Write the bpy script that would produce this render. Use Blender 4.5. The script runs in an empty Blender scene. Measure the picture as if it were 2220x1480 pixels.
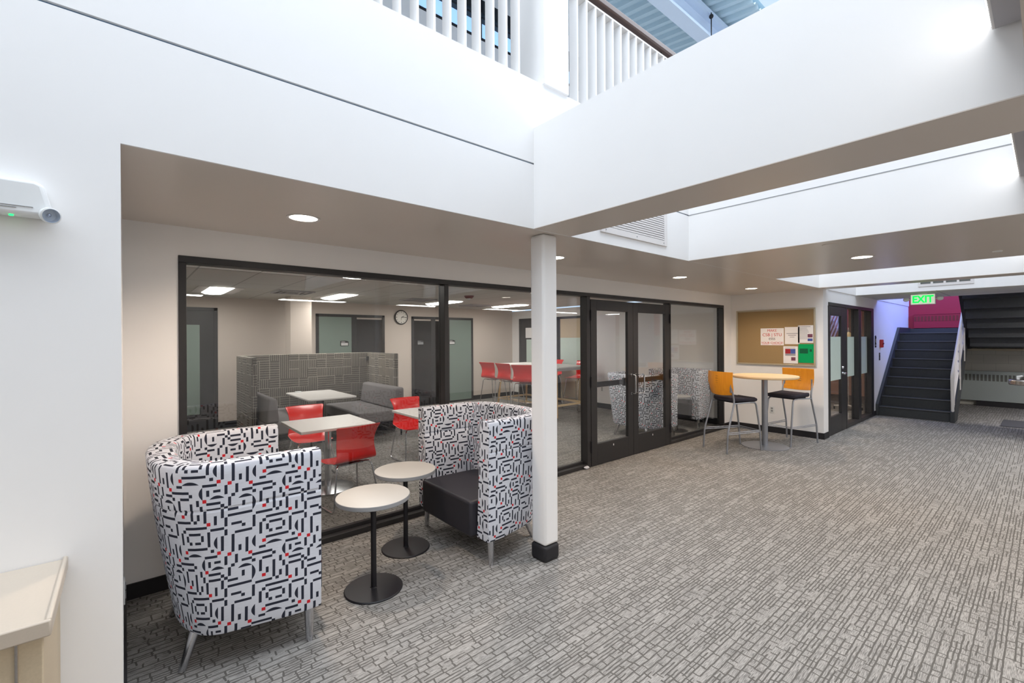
import bpy, bmesh, math, random
from mathutils import Vector, Matrix
random.seed(7)
PI = math.pi
SC = bpy.context.scene
COL = SC.collection
R = math.radians

# ------------------------------------------------------------------ node maths
class V:
    """a value in a node tree, with arithmetic"""
    def __init__(s, nt, sock): s.nt, s.s = nt, sock
    def _m(s, op, *a, clamp=False):
        n = s.nt.nodes.new('ShaderNodeMath'); n.operation = op; n.use_clamp = clamp
        for i, x in enumerate((s,) + a):
            if isinstance(x, V): s.nt.links.new(x.s, n.inputs[i])
            else: n.inputs[i].default_value = x
        return V(s.nt, n.outputs[0])
    def __add__(s, o): return s._m('ADD', o)
    __radd__ = __add__
    def __mul__(s, o): return s._m('MULTIPLY', o)
    __rmul__ = __mul__
    def __sub__(s, o): return s._m('SUBTRACT', o)
    def __rsub__(s, o): return (s * -1.0) + o
    def __truediv__(s, o): return s._m('DIVIDE', o)
    def floor(s): return s._m('FLOOR')
    def frac(s): return s._m('FRACT')
    def abs(s): return s._m('ABSOLUTE')
    def lt(s, o): return s._m('LESS_THAN', o)
    def gt(s, o): return s._m('GREATER_THAN', o)
    def max(s, o): return s._m('MAXIMUM', o)
    def min(s, o): return s._m('MINIMUM', o)
    def clamp(s): return s._m('ADD', 0.0, clamp=True)

def hashv(nt, x, y, k=0.0):
    c = nt.nodes.new('ShaderNodeCombineXYZ')
    nt.links.new(x.s, c.inputs[0])
    if isinstance(y, V): nt.links.new(y.s, c.inputs[1])
    else: c.inputs[1].default_value = y
    c.inputs[2].default_value = k
    w = nt.nodes.new('ShaderNodeTexWhiteNoise'); w.noise_dimensions = '3D'
    nt.links.new(c.outputs[0], w.inputs['Vector'])
    return V(nt, w.outputs['Value'])

def coords(nt, kind='Object'):
    t = nt.nodes.new('ShaderNodeTexCoord'); s = nt.nodes.new('ShaderNodeSeparateXYZ')
    nt.links.new(t.outputs[kind], s.inputs[0])
    return V(nt, s.outputs[0]), V(nt, s.outputs[1]), V(nt, s.outputs[2])

def noise(nt, x, y, z=0.0, scale=1.0, detail=2.0):
    c = nt.nodes.new('ShaderNodeCombineXYZ')
    for i, q in enumerate((x, y, z)):
        if isinstance(q, V): nt.links.new(q.s, c.inputs[i])
        else: c.inputs[i].default_value = q
    n = nt.nodes.new('ShaderNodeTexNoise'); n.inputs['Scale'].default_value = scale
    n.inputs['Detail'].default_value = detail
    nt.links.new(c.outputs[0], n.inputs['Vector'])
    return V(nt, n.outputs[0])

def mixc(nt, f, a, b):
    m = nt.nodes.new('ShaderNodeMix'); m.data_type = 'RGBA'
    nt.links.new(f.s, m.inputs[0])
    for i, q in ((6, a), (7, b)):
        if isinstance(q, tuple): m.inputs[i].default_value = (*q, 1)
        else: nt.links.new(q, m.inputs[i])
    return m.outputs[2]

def newmat(name):
    m = bpy.data.materials.new(name); m.use_nodes = True
    return m, m.node_tree, m.node_tree.nodes['Principled BSDF']

def lin(c):
    return tuple((x / 255 / 12.92) if x / 255 <= 0.04045 else ((x / 255 + 0.055) / 1.055) ** 2.4 for x in c)

def mat(name, rgb, rough=0.5, metal=0.0, spec=0.5, var=0.04, scale=30.0, bump=0.0, coat=0.0):
    """plain colour with a faint procedural mottling"""
    m, nt, b = newmat(name)
    c = lin(rgb)
    x, y, z = coords(nt)
    n = noise(nt, x, y, z, scale, 3.0)
    lo = tuple(v * (1 - var) for v in c); hi = tuple(min(1, v * (1 + var)) for v in c)
    nt.links.new(mixc(nt, n, lo, hi), b.inputs['Base Color'])
    b.inputs['Roughness'].default_value = rough; b.inputs['Metallic'].default_value = metal
    b.inputs['Specular IOR Level'].default_value = spec
    b.inputs['Coat Weight'].default_value = coat
    if bump:
        bp = nt.nodes.new('ShaderNodeBump'); bp.inputs['Strength'].default_value = bump
        bp.inputs['Distance'].default_value = 0.002
        nt.links.new(n.s, bp.inputs['Height']); nt.links.new(bp.outputs[0], b.inputs['Normal'])
    return m

def emis(name, rgb, strength):
    m, nt, b = newmat(name)
    b.inputs['Base Color'].default_value = (*lin(rgb), 1)
    b.inputs['Emission Color'].default_value = (*lin(rgb), 1)
    b.inputs['Emission Strength'].default_value = strength
    return m

def glassmat(name, tint=(0.955, 0.965, 0.965), gain=1.0):
    m = bpy.data.materials.new(name); m.use_nodes = True; nt = m.node_tree
    nt.nodes.clear()
    o = nt.nodes.new('ShaderNodeOutputMaterial'); t = nt.nodes.new('ShaderNodeBsdfTransparent')
    g = nt.nodes.new('ShaderNodeBsdfGlossy'); g.inputs['Roughness'].default_value = 0.0
    g.inputs['Color'].default_value = (0.95, 0.97, 1, 1)
    t.inputs[0].default_value = (*tint, 1)
    ge = nt.nodes.new('ShaderNodeNewGeometry'); dt = nt.nodes.new('ShaderNodeVectorMath'); dt.operation = 'DOT_PRODUCT'
    nt.links.new(ge.outputs['Normal'], dt.inputs[0]); nt.links.new(ge.outputs['Incoming'], dt.inputs[1])
    cth = 1.0 - V(nt, dt.outputs['Value']).abs()          # Schlick, the same from either face of the pane
    x = (cth._m('POWER', 5.0) * 0.96 + 0.04) * gain
    mx = nt.nodes.new('ShaderNodeMixShader')
    nt.links.new(x.clamp().s, mx.inputs[0]); nt.links.new(t.outputs[0], mx.inputs[1])
    nt.links.new(g.outputs[0], mx.inputs[2]); nt.links.new(mx.outputs[0], o.inputs[0])
    return m

# carpet: broken tufted bricks running along the corridor
def carpet_mat():
    m, nt, b = newmat('carpet')
    x, y, z = coords(nt)
    wob = noise(nt, x * 14.0, y * 14.0, 0.0, 1.0, 2.0) - 0.5
    x = x + wob * 0.03; y = y + wob * 0.009
    w = 0.038
    yy = y / w; row = yy.floor(); fy = yy.frac()
    h = hashv(nt, row, 3.0)
    L = 0.068
    xx = x / L + h * 7.0; colm = xx.floor(); fx = xx.frac()
    cut = hashv(nt, colm, row, 1.0)
    shift = hashv(nt, colm, row, 2.0) * 0.5 + 0.2
    vline = ((fx - shift).abs().lt(0.06)) * cut.gt(0.28)
    rowcut = hashv(nt, (x / 0.17 + h * 3.0).floor(), row, 4.0)
    hline = fy.lt(0.20) * rowcut.gt(0.10)
    mid = ((fy - 0.58).abs().lt(0.085)) * hashv(nt, (x / 0.13 + h * 5.0).floor(), row, 6.0).gt(0.60)
    line = vline.max(hline).max(mid)
    streak = noise(nt, x * 22.0, y * 330.0, 0.0, 1.0, 2.0)
    tuft = noise(nt, x * 260.0, y * 420.0, 0.0, 1.0, 1.0)
    patch = noise(nt, x * 3.0, y * 11.0, 0.0, 1.0, 2.0)
    s = ((streak - 0.5) * 3.0 + (tuft - 0.5) * 1.0 + (patch - 0.5) * 0.7 + 0.62).clamp()
    light = mixc(nt, s, lin((98, 96, 94)), lin((166, 163, 159)))
    dk = mixc(nt, tuft, lin((82, 80, 77)), lin((108, 105, 101)))
    m2 = nt.nodes.new('ShaderNodeMix'); m2.data_type = 'RGBA'
    nt.links.new(line.s, m2.inputs[0]); nt.links.new(light, m2.inputs[6]); nt.links.new(dk, m2.inputs[7])
    nt.links.new(m2.outputs[2], b.inputs['Base Color'])
    b.inputs['Roughness'].default_value = 0.95; b.inputs['Specular IOR Level'].default_value = 0.1
    bp = nt.nodes.new('ShaderNodeBump'); bp.inputs['Strength'].default_value = 0.35
    bp.inputs['Distance'].default_value = 0.003
    hgt = (1.0 - line) * 0.7 + tuft * 0.3
    nt.links.new(hgt.s, bp.inputs['Height']); nt.links.new(bp.outputs[0], b.inputs['Normal'])
    return m

# white upholstery: a repeating field of dark bars, crescents and small squares
def maze_strokes(T=24, seed=5):
    """walks on a wrapping T x T grid laying corner-touching strokes; returns (kind,x,y,w,h)"""
    rnd = random.Random(seed); occ = {}; out = []
    def cells(x, y, w, h): return [((x + i) % T, (y + j) % T) for i in range(w) for j in range(h)]
    def free(cs, own):
        for (x, y) in cs:
            for dx in (-1, 0, 1):
                for dy in (-1, 0, 1):
                    q = occ.get(((x + dx) % T, (y + dy) % T))
                    if q is not None and ((q != own and not (dx and dy)) or (dx == 0 and dy == 0)): return False
        return True
    plan = [9] * 500 + [7] * 500 + [5] * 500 + [4] * 500 + [3] * 600 + [2] * 700 + [1] * 900
    for walk, need in enumerate(plan):
        x, y = rnd.randrange(T), rnd.randrange(T); own = walk; hor = rnd.random() < 0.5
        sx, sy = rnd.choice((-1, 1)), rnd.choice((-1, 1)); mine = []; placed = []
        for seg in range(need + 4 if need > 2 else need):
            sq = len(mine) > 0 and rnd.random() < 0.34 and mine[-1][3] + mine[-1][4] > 2
            L = 1 if sq else rnd.choice((3, 4, 5, 6, 7) if hor else (3, 4, 5, 6))
            if need <= 2 and not sq: L = rnd.choice((2, 3, 4))
            if hor: r_ = (x if sx > 0 else x - L + 1, y, L, 1)
            else: r_ = (x, y if sy > 0 else y - L + 1, 1, L)
            cs = cells(*r_)
            if not free(cs, own): break
            for c in cs: occ[c] = own; placed.append(c)
            if sq: kind = 'red' if rnd.random() < 0.36 else 'bar'
            else: kind = rnd.choice(('bar', 'bar', 'bar', 'up', 'dn')) if L > 3 else 'bar'
            mine.append((kind, r_[0] % T, r_[1] % T, r_[2], r_[3]))
            if hor: x += sx * L; y += sy
            else: y += sy * L; x += sx
            if not hor and rnd.random() < 0.3: sx = -sx; x += sx * 2
            hor = not hor if not sq else rnd.random() < 0.5
        if len(mine) >= need: out += mine
        else:
            for c in placed: occ.pop(c, None)
    return out
def maze_mat():
    m, nt, b = newmat('maze_fabric')
    T, cell = 24, 0.0152
    tc = nt.nodes.new('ShaderNodeTexCoord'); sc = nt.nodes.new('ShaderNodeVectorMath'); sc.operation = 'SCALE'
    nt.links.new(tc.outputs['UV'], sc.inputs[0]); sc.inputs['Scale'].default_value = 1.0 / cell
    def vm(op, a, bb=None, c=None):
        n = nt.nodes.new('ShaderNodeVectorMath'); n.operation = op; nt.links.new(a, n.inputs[0])
        if bb is not None: n.inputs[1].default_value = bb
        if c is not None: n.inputs[2].default_value = c
        return n.outputs[0]
    dark = {'bar': None, 'red': None}
    for kind, x, y, w_, h in maze_strokes(T):
        cx, cy = x + w_ / 2, y + h / 2; a, c = w_ / 2, h / 2
        if kind in ('bar', 'red'):
            p = vm('WRAP', vm('SUBTRACT', sc.outputs[0], (cx, cy, 0)), (T / 2,) * 3, (-T / 2,) * 3)
            k = 1.12 if kind == 'red' else 1.06
            p = vm('MULTIPLY', vm('ABSOLUTE', p), (1 / (a * (1.0 if w_ > 1 else (k if h == 1 else 0.86))), 1 / (c * (1.0 if h > 1 else (k if w_ == 1 else 0.86))), 0))
            se = nt.nodes.new('ShaderNodeSeparateXYZ'); nt.links.new(p, se.inputs[0])
            d = V(nt, se.outputs[0]).max(V(nt, se.outputs[1]))
        else:
            # crescent: flat on one long side, bowed on the other
            sg = 1 if kind == 'up' else -1
            if w_ > h: org = (cx, cy - sg * 0.5, 0); mul = (1 / (a * 1.04), sg / 1.05, 0)
            else: org = (cx - sg * 0.5, cy, 0); mul = (sg / 1.05, 1 / (c * 1.04), 0)
            p = vm('MULTIPLY', vm('WRAP', vm('SUBTRACT', sc.outputs[0], org), (T / 2,) * 3, (-T / 2,) * 3), mul)
            se = nt.nodes.new('ShaderNodeSeparateXYZ'); nt.links.new(p, se.inputs[0])
            l_, t_ = (V(nt, se.outputs[0]), V(nt, se.outputs[1])) if w_ > h else (V(nt, se.outputs[1]), V(nt, se.outputs[0]))
            d = (l_ * l_ + t_).max(1.0 - t_ * 50.0)
        key = 'red' if kind == 'red' else 'bar'
        dark[key] = d if dark[key] is None else dark[key].min(d)
    red = dark['red'].lt(1.0); blk = dark['bar'].lt(1.0)
    u, v, _ = coords(nt, 'UV')
    thread = noise(nt, u * 30.0, v * 700.0, 0.0, 1.0, 1.0)
    base = mixc(nt, thread, lin((192, 196, 206)), lin((226, 229, 238)))
    c1 = mixc(nt, blk, base, lin((44, 47, 60)))
    m2 = nt.nodes.new('ShaderNodeMix'); m2.data_type = 'RGBA'
    nt.links.new(red.s, m2.inputs[0]); nt.links.new(c1, m2.inputs[6]); m2.inputs[7].default_value = (*lin((205, 40, 48)), 1)
    nt.links.new(m2.outputs[2], b.inputs['Base Color'])
    b.inputs['Roughness'].default_value = 0.85; b.inputs['Specular IOR Level'].default_value = 0.2
    return m

# booth screen fabric: blocks of fine pale pinstripes, alternately upright and lying
def booth_mat():
    m, nt, b = newmat('booth_fabric')
    u, v, _ = coords(nt, 'UV')
    s = 0.16
    U = u / s; W = v / s
    h = hashv(nt, U.floor(), W.floor(), 1.0); h2 = hashv(nt, U.floor(), W.floor(), 2.0)
    a = (u / 0.032).frac().lt(0.15); c = (v / 0.040).frac().lt(0.12)
    sel = h.gt(0.42)
    line = a * sel + c * (1.0 - sel)
    edge = ((W.frac().lt(0.045)) * h2.gt(0.4)).max((U.frac().lt(0.04)) * h2.lt(0.6))
    line = line.max(edge)
    n = noise(nt, u * 9.0, v * 9.0, 0.0, 1.0, 2.0)
    base = mixc(nt, n, lin((84, 80, 75)), lin((104, 98, 91)))
    nt.links.new(mixc(nt, line, base, lin((184, 178, 164))), b.inputs['Base Color'])
    b.inputs['Roughness'].default_value = 0.9
    return m

def wood_mat(name, c1, c2, ax=0, sc=60.0, rough=0.35):
    m, nt, b = newmat(name)
    q = coords(nt)
    k = [sc, sc, sc]; k[ax] = 3.0
    n = noise(nt, q[0] * k[0], q[1] * k[1], q[2] * k[2], 1.0, 3.0)
    nt.links.new(mixc(nt, n, lin(c1), lin(c2)), b.inputs['Base Color'])
    b.inputs['Roughness'].default_value = rough
    return m

def block_mat():
    m, nt, b = newmat('painted_block')
    x, y, z = coords(nt)
    row = (z / 0.2).floor()
    j = ((z / 0.2).frac().lt(0.03)).max(((y / 0.4 + row * 0.5).frac()).lt(0.015))
    nt.links.new(mixc(nt, j, lin((178, 176, 166)), lin((150, 148, 140))), b.inputs['Base Color'])
    b.inputs['Roughness'].default_value = 0.6
    return m

def deck_mat():
    return mat('roof_deck', (190, 214, 226), 0.5, 0.0, 0.4, 0.03)

def acoustic_mat():
    m, nt, b = newmat('acoustic_tile')
    x, y, z = coords(nt)
    g = ((x / 0.61).frac().lt(0.03)).max((y / 1.22).frac().lt(0.016))
    n = noise(nt, x, y, z, 160.0, 2.0)
    t = mixc(nt, n, lin((196, 194, 188)), lin((216, 214, 208)))
    m2 = nt.nodes.new('ShaderNodeMix'); m2.data_type = 'RGBA'
    nt.links.new(g.s, m2.inputs[0]); nt.links.new(t, m2.inputs[6]); m2.inputs[7].default_value = (*lin((168, 166, 160)), 1)
    nt.links.new(m2.outputs[2], b.inputs['Base Color'])
    b.inputs['Roughness'].default_value = 0.85
    return m

M = {}
M['wall'] = mat('white_wall_paint', (238, 237, 236), 0.55, var=0.012, scale=4)
M['soffit'] = mat('soffit_paint', (212, 203, 194), 0.3, var=0.015, scale=3)
M['taupe'] = mat('taupe_wall_paint', (205, 194, 184), 0.6, var=0.012, scale=4)
M['pink'] = mat('warm_room_paint', (226, 188, 172), 0.6, var=0.012, scale=4)
M['red_wall'] = mat('crimson_wall_paint', (150, 18, 50), 0.55, var=0.03, scale=6)
M['black'] = mat('black_aluminium', (43, 42, 43), 0.42, 0.0, 0.4, 0.06)
M['rubber'] = mat('black_rubber_base', (38, 37, 40), 0.55, 0.0, 0.35, 0.08)
M['stair'] = mat('black_stair_rubber', (52, 55, 58), 0.5, 0.0, 0.5, 0.25, 40)
M['nosing'] = mat('worn_stair_nosing', (78, 80, 84), 0.35, 0.0, 0.6, 0.1)
M['carpet'] = carpet_mat()
M['maze'] = maze_mat()
M['booth'] = booth_mat()
M['vinyl'] = mat('black_seat_vinyl', (44, 43, 50), 0.5, 0.0, 0.45, 0.05, 50)
M['charcoal'] = mat('charcoal_seat_fabric', (52, 50, 58), 0.85, 0.0, 0.2, 0.12, 220, 0.2)
M['greyfab'] = mat('grey_bench_fabric', (124, 121, 122), 0.9, 0.0, 0.15, 0.12, 200, 0.2)
M['chrome'] = mat('brushed_chrome', (205, 206, 210), 0.2, 1.0, 0.5, 0.05, 80)
M['silver'] = mat('silver_paint', (158, 162, 170), 0.35, 0.75, 0.5, 0.04)
M['blackmetal'] = mat('black_powder_coat', (30, 29, 33), 0.45, 0.0, 0.4, 0.06)
M['laminate'] = mat('white_laminate', (214, 211, 208), 0.35, 0.0, 0.4, 0.01)
M['sidelam'] = mat('pale_grey_laminate', (188, 185, 180), 0.4, 0.0, 0.35, 0.01)
M['lamedge'] = mat('grey_laminate_edge', (150, 152, 154), 0.5, 0.0, 0.3, 0.02)
M['maple'] = wood_mat('maple_laminate', (226, 196, 150), (240, 214, 172), 1, 30)
M['bent'] = wood_mat('amber_bentwood', (214, 132, 24), (238, 160, 44), 2, 70, 0.3)
M['oak'] = wood_mat('pale_oak', (196, 160, 112), (216, 182, 134), 2, 60)
M['walnut'] = wood_mat('dark_walnut', (70, 52, 46), (96, 74, 66), 0, 90)
M['red'] = mat('red_polypropylene', (218, 34, 30), 0.25, 0.0, 0.5, 0.03, 10, coat=0.2)
M['cork'] = mat('tan_corkboard', (158, 134, 98), 0.95, 0.0, 0.1, 0.12, 300)
M['alu'] = mat('champagne_aluminium', (190, 180, 158), 0.4, 0.4, 0.5, 0.03)
M['cab'] = mat('tan_cabinet_laminate', (190, 174, 148), 0.5, 0.0, 0.4, 0.1, 160)
M['cabtop'] = mat('beige_cabinet_top', (190, 178, 163), 0.4, 0.0, 0.4, 0.04, 160)
M['plastic'] = mat('white_plastic', (228, 230, 230), 0.4, 0.0, 0.4, 0.01)
M['glass'] = glassmat('clear_glass')
M['lens'] = glassmat('lamp_lens', (0.9, 0.94, 1.0), 1.0)
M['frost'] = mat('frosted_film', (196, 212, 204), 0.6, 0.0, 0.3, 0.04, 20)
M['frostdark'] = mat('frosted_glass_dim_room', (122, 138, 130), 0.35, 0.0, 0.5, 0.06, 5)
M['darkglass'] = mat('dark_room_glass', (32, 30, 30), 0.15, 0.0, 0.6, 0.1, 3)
M['paper'] = mat('white_paper', (236, 234, 234), 0.8, 0.0, 0.2, 0.01)
M['green'] = mat('green_paper', (0, 160, 92), 0.7, 0.0, 0.2, 0.02)
M['darkgreen'] = mat('dark_green_print', (18, 92, 62), 0.7, 0.0, 0.2, 0.3, 60)
M['inkred'] = mat('red_marker_ink', (196, 44, 52), 0.8)
M['inkblack'] = mat('black_marker_ink', (60, 56, 60), 0.8)
M['inkgrey'] = mat('grey_print', (150, 150, 158), 0.8)
M['photo'] = mat('photo_print', (120, 70, 90), 0.6, 0.0, 0.3, 0.6, 70)
M['photoblue'] = mat('blue_photo_print', (70, 90, 160), 0.6, 0.0, 0.3, 0.6, 60)
M['photored'] = mat('red_photo_print', (160, 40, 48), 0.6, 0.0, 0.3, 0.5, 60)
M['bone'] = mat('ivory_bone', (216, 196, 156), 0.55, 0.0, 0.3, 0.08, 30)
M['redplastic'] = mat('red_alarm_plastic', (190, 44, 42), 0.4)
M['darkred'] = mat('dark_red_alarm', (110, 30, 32), 0.45)
M['lamp'] = emis('downlight_glow', (255, 240, 222), 9.0)
M['troffer'] = emis('troffer_glow', (255, 250, 240), 9.0)
M['linear'] = emis('linear_lamp_glow', (255, 252, 248), 5.0)
M['exit'] = emis('green_exit_letters', (20, 230, 90), 1.1)
M['led'] = emis('green_led', (30, 220, 100), 3.0)
M['clockface'] = mat('clock_face', (226, 222, 214), 0.4)
M['fixture'] = mat('white_fixture_metal', (222, 218, 216), 0.45, 0.0, 0.4, 0.01)
M['fixgrey'] = mat('grey_fixture_underside', (176, 174, 178), 0.5, 0.0, 0.4, 0.01)
M['block'] = block_mat()
M['radiator'] = mat('grey_green_radiator', (158, 166, 164), 0.5, 0.2, 0.4, 0.02)
M['grille'] = mat('dark_grille_slot', (96, 98, 94), 0.6)
M['deck'] = deck_mat()
M['beam'] = mat('blue_grey_beam', (206, 222, 240), 0.45, 0.0, 0.4, 0.02)
M['railwhite'] = mat('white_rail_paint', (222, 218, 214), 0.4, 0.0, 0.4, 0.02)
M['winglass'] = emis('sky_lit_window', (150, 192, 236), 1.0)
M['mat'] = mat('grey_floor_mat', (84, 84, 88), 0.95, 0.0, 0.1, 0.2, 120)
M['acoustic'] = acoustic_mat()
M['slotdark'] = mat('shadow_reveal_blue', (92, 128, 160), 0.7)
M['steel'] = mat('stainless_steel', (176, 170, 164), 0.25, 0.9, 0.5, 0.04)
M['tissue'] = mat('crumpled_paper', (206, 206, 212), 0.9)

# ------------------------------------------------------------------ mesh builder
class MB:
    def __init__(s): s.bm = bmesh.new(); s.uv = s.bm.loops.layers.uv.new('UVMap')
    def _uvbox(s, faces):
        for f in faces:
            f.normal_update(); n = f.normal
            a = max(range(3), key=lambda i: abs(n[i]))
            for l in f.loops:
                c = l.vert.co
                l[s.uv].uv = ((c.y, c.z), (c.x, c.z), (c.x, c.y))[a]
    def box(s, x0, x1, y0, y1, z0, z1, rz=0, at=None):
        vs = [s.bm.verts.new((x, y, z)) for x in (x0, x1) for y in (y0, y1) for z in (z0, z1)]
        q = [(0, 1, 3, 2), (4, 6, 7, 5), (0, 4, 5, 1), (2, 3, 7, 6), (0, 2, 6, 4), (1, 5, 7, 3)]
        fs = [s.bm.faces.new([vs[i] for i in f]) for f in q]
        s._uvbox(fs)
        if rz or at:
            mt = Matrix.Translation(at or (0, 0, 0)) @ Matrix.Rotation(rz, 4, 'Z')
            for v in vs: v.co = mt @ v.co
        return s
    def cyl(s, cx, cy, z0, z1, r0, r1=None, n=32, caps=True):
        r1 = r0 if r1 is None else r1
        return s.tube([(cx, cy, z0), (cx, cy, z1)], [r0, r1], n)
    def lathe(s, prof, n=40, at=(0, 0, 0), axis='Z'):
        rings = []
        for r, z in prof:
            if r < 1e-6:
                p = Vector((0, 0, z)); rings.append([s.bm.verts.new(s._ax(p, at, axis))])
            else:
                rings.append([s.bm.verts.new(s._ax(Vector((r * math.cos(2 * PI * i / n), r * math.sin(2 * PI * i / n), z)), at, axis)) for i in range(n)])
        fs = []
        for a, b in zip(rings, rings[1:]):
            for i in range(n):
                j = (i + 1) % n
                if len(a) == 1 and len(b) == 1: continue
                if len(a) == 1: fs.append(s.bm.faces.new([a[0], b[j], b[i]][::-1]))
                elif len(b) == 1: fs.append(s.bm.faces.new([a[i], a[j], b[0]]))
                else: fs.append(s.bm.faces.new([a[i], a[j], b[j], b[i]]))
        s._uvbox(fs)
        return s
    def _ax(s, p, at, axis):
        if axis == 'Y': p = Vector((p.x, p.z, p.y))
        if axis == 'X': p = Vector((p.z, p.x, p.y))
        return p + Vector(at)
    def tube(s, pts, r, n=12, caps=True, flat=None):
        pts = [Vector(p) for p in pts]
        rs = r if isinstance(r, (list, tuple)) else [r] * len(pts)
        rings = []; up = None
        for i, p in enumerate(pts):
            t = (pts[min(i + 1, len(pts) - 1)] - pts[max(i - 1, 0)]).normalized()
            if up is None:
                up = Vector((0, 0, 1)) if abs(t.z) < 0.9 else Vector((1, 0, 0))
            a = t.cross(up).normalized(); b_ = a.cross(t).normalized(); up = b_
            fl = flat or (1, 1)
            rings.append([s.bm.verts.new(p + rs[i] * (a * math.cos(2 * PI * k / n) * fl[0] + b_ * math.sin(2 * PI * k / n) * fl[1])) for k in range(n)])
        fs = []
        for A, B in zip(rings, rings[1:]):
            for k in range(n):
                fs.append(s.bm.faces.new([A[k], A[(k + 1) % n], B[(k + 1) % n], B[k]]))
        if caps:
            fs.append(s.bm.faces.new(rings[0][::-1])); fs.append(s.bm.faces.new(rings[-1]))
        s._uvbox(fs)
        return s
    def prism(s, poly, z0, z1, fn=None):
        """polygon in xy extruded in z; fn maps (x,y,z) afterwards"""
        lo = [s.bm.verts.new((x, y, z0)) for x, y in poly]; hi = [s.bm.verts.new((x, y, z1)) for x, y in poly]
        n = len(poly); fs = [s.bm.faces.new(lo[::-1]), s.bm.faces.new(hi)]
        for i in range(n): fs.append(s.bm.faces.new([lo[i], lo[(i + 1) % n], hi[(i + 1) % n], hi[i]]))
        if fn:
            for v in lo + hi: v.co = Vector(fn(*v.co))
        s._uvbox(fs)
        return s
    def sphere(s, c, r, sx=1, sy=1, sz=1, n=16):
        prof = [(r * math.sin(PI * i / (n // 2)), -r * math.cos(PI * i / (n // 2))) for i in range(n // 2 + 1)]
        k0 = len(s.bm.verts)
        s.lathe([(max(a, 0), b) for a, b in prof], n)
        s.bm.verts.ensure_lookup_table()
        for v in list(s.bm.verts)[k0:]:
            v.co = Vector((v.co.x * sx + c[0], v.co.y * sy + c[1], v.co.z * sz + c[2]))
        return s
    def build(s, name, m, parent=None, bevel=0.0, smooth=True, seg=2, recalc=True):
        if recalc: bmesh.ops.recalc_face_normals(s.bm, faces=s.bm.faces)
        me = bpy.data.meshes.new(name); s.bm.to_mesh(me); s.bm.free()
        me.materials.append(M[m] if isinstance(m, str) else m)
        if smooth:
            for p in me.polygons: p.use_smooth = True
            me.set_sharp_from_angle(angle=R(35))
        o = bpy.data.objects.new(name, me); COL.objects.link(o)
        if parent is not None: o.parent = parent
        if bevel:
            md = o.modifiers.new('Bevel', 'BEVEL'); md.width = bevel; md.segments = seg
            md.limit_method = 'ANGLE'; md.angle_limit = R(40); md.harden_normals = False
        return o

def tag(o, label, cat=None, group=None, kind=None):
    o['label'] = label
    if cat: o['category'] = cat
    if group: o['group'] = group
    if kind: o['kind'] = kind
    return o
def thing(name, label, cat, loc=(0, 0, 0), rz=0, group=None, kind=None):
    o = bpy.data.objects.new(name, None); COL.objects.link(o); o.empty_display_size = 0.1
    o.location = loc; o.rotation_euler = (0, 0, rz)
    return tag(o, label, cat, group, kind)
def struct(name, mb, m, label, cat, bevel=0.0, parent=None, smooth=True):
    o = mb.build(name, m, parent, bevel, smooth)
    return tag(o, label, cat, None, 'structure')
def copy_tree(o, parent=None):
    c = o.copy(); COL.objects.link(c)
    if parent is not None: c.parent = parent
    for ch in list(o.children): copy_tree(ch, c)
    return c
def place(proto, used, loc, rz, label, group=None):
    o = proto if not used else copy_tree(proto)
    o.location = loc; o.rotation_euler = (0, 0, rz); o['label'] = label
    if group: o['group'] = group
    return o
def arc(cx, cy, r, a0, a1, n):
    return [(cx + r * math.cos(a0 + (a1 - a0) * i / n), cy + r * math.sin(a0 + (a1 - a0) * i / n)) for i in range(n + 1)]
def fillet(pts, r, n=5):
    """round the inner corners of a polyline"""
    pts = [Vector(p) for p in pts]; out = [pts[0]]
    for a, b_, c in zip(pts, pts[1:], pts[2:]):
        u = (a - b_).normalized(); v = (c - b_).normalized()
        d = min(r, (a - b_).length * 0.49, (c - b_).length * 0.49)
        p0, p2 = b_ + u * d, b_ + v * d
        for i in range(n + 1):
            t = i / n; out.append(p0 * (1 - t) ** 2 + b_ * 2 * t * (1 - t) + p2 * t * t)
    out.append(pts[-1]); return out

# ------------------------------------------------------------------ room shell
ZC = 2.42; ZB = 2.876; ZT = 3.13; YF = 2.355; YG = 3.80; YN = 0.04; YBK = 10.05; XB = 8.545
struct('floor', MB().box(-4, 16, -4, 10.3, -0.1, 0), 'carpet', 'grey tufted carpet with a broken brick pattern over the whole floor', 'floor', smooth=False)
struct('wall_left', MB().box(-4, -0.01, YF - 0.012, YG, 0, ZC), 'wall', 'white wall at left carrying the emergency lamp', 'wall', smooth=False)
struct('ceiling', MB().box(-4, 16, YF + 0.001, YG + 0.1, ZC, ZB), 'soffit', 'low painted soffit along the glazed lounge front', 'ceiling', smooth=False)
# facing of the soffit edge with the reveal line above it
struct('trim_1', MB().box(-4, 16, YF - 0.012, YF, ZC, ZB - 0.004), 'wall', 'white lower fascia band below the thin blue reveal line', 'fascia', smooth=False)
struct('trim_2', MB().box(-4, 16, YF + 0.004, YF + 0.14, ZB - 0.004, ZB + 0.008), 'slotdark', 'thin blue shadow reveal between the fascia bands', 'reveal', smooth=False)
struct('trim_3', MB().box(-4, 16, YF - 0.012, YF + 0.14, ZB + 0.008, 3.47), 'wall', 'white upper half wall under the slatted guard', 'fascia', smooth=False)
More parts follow.
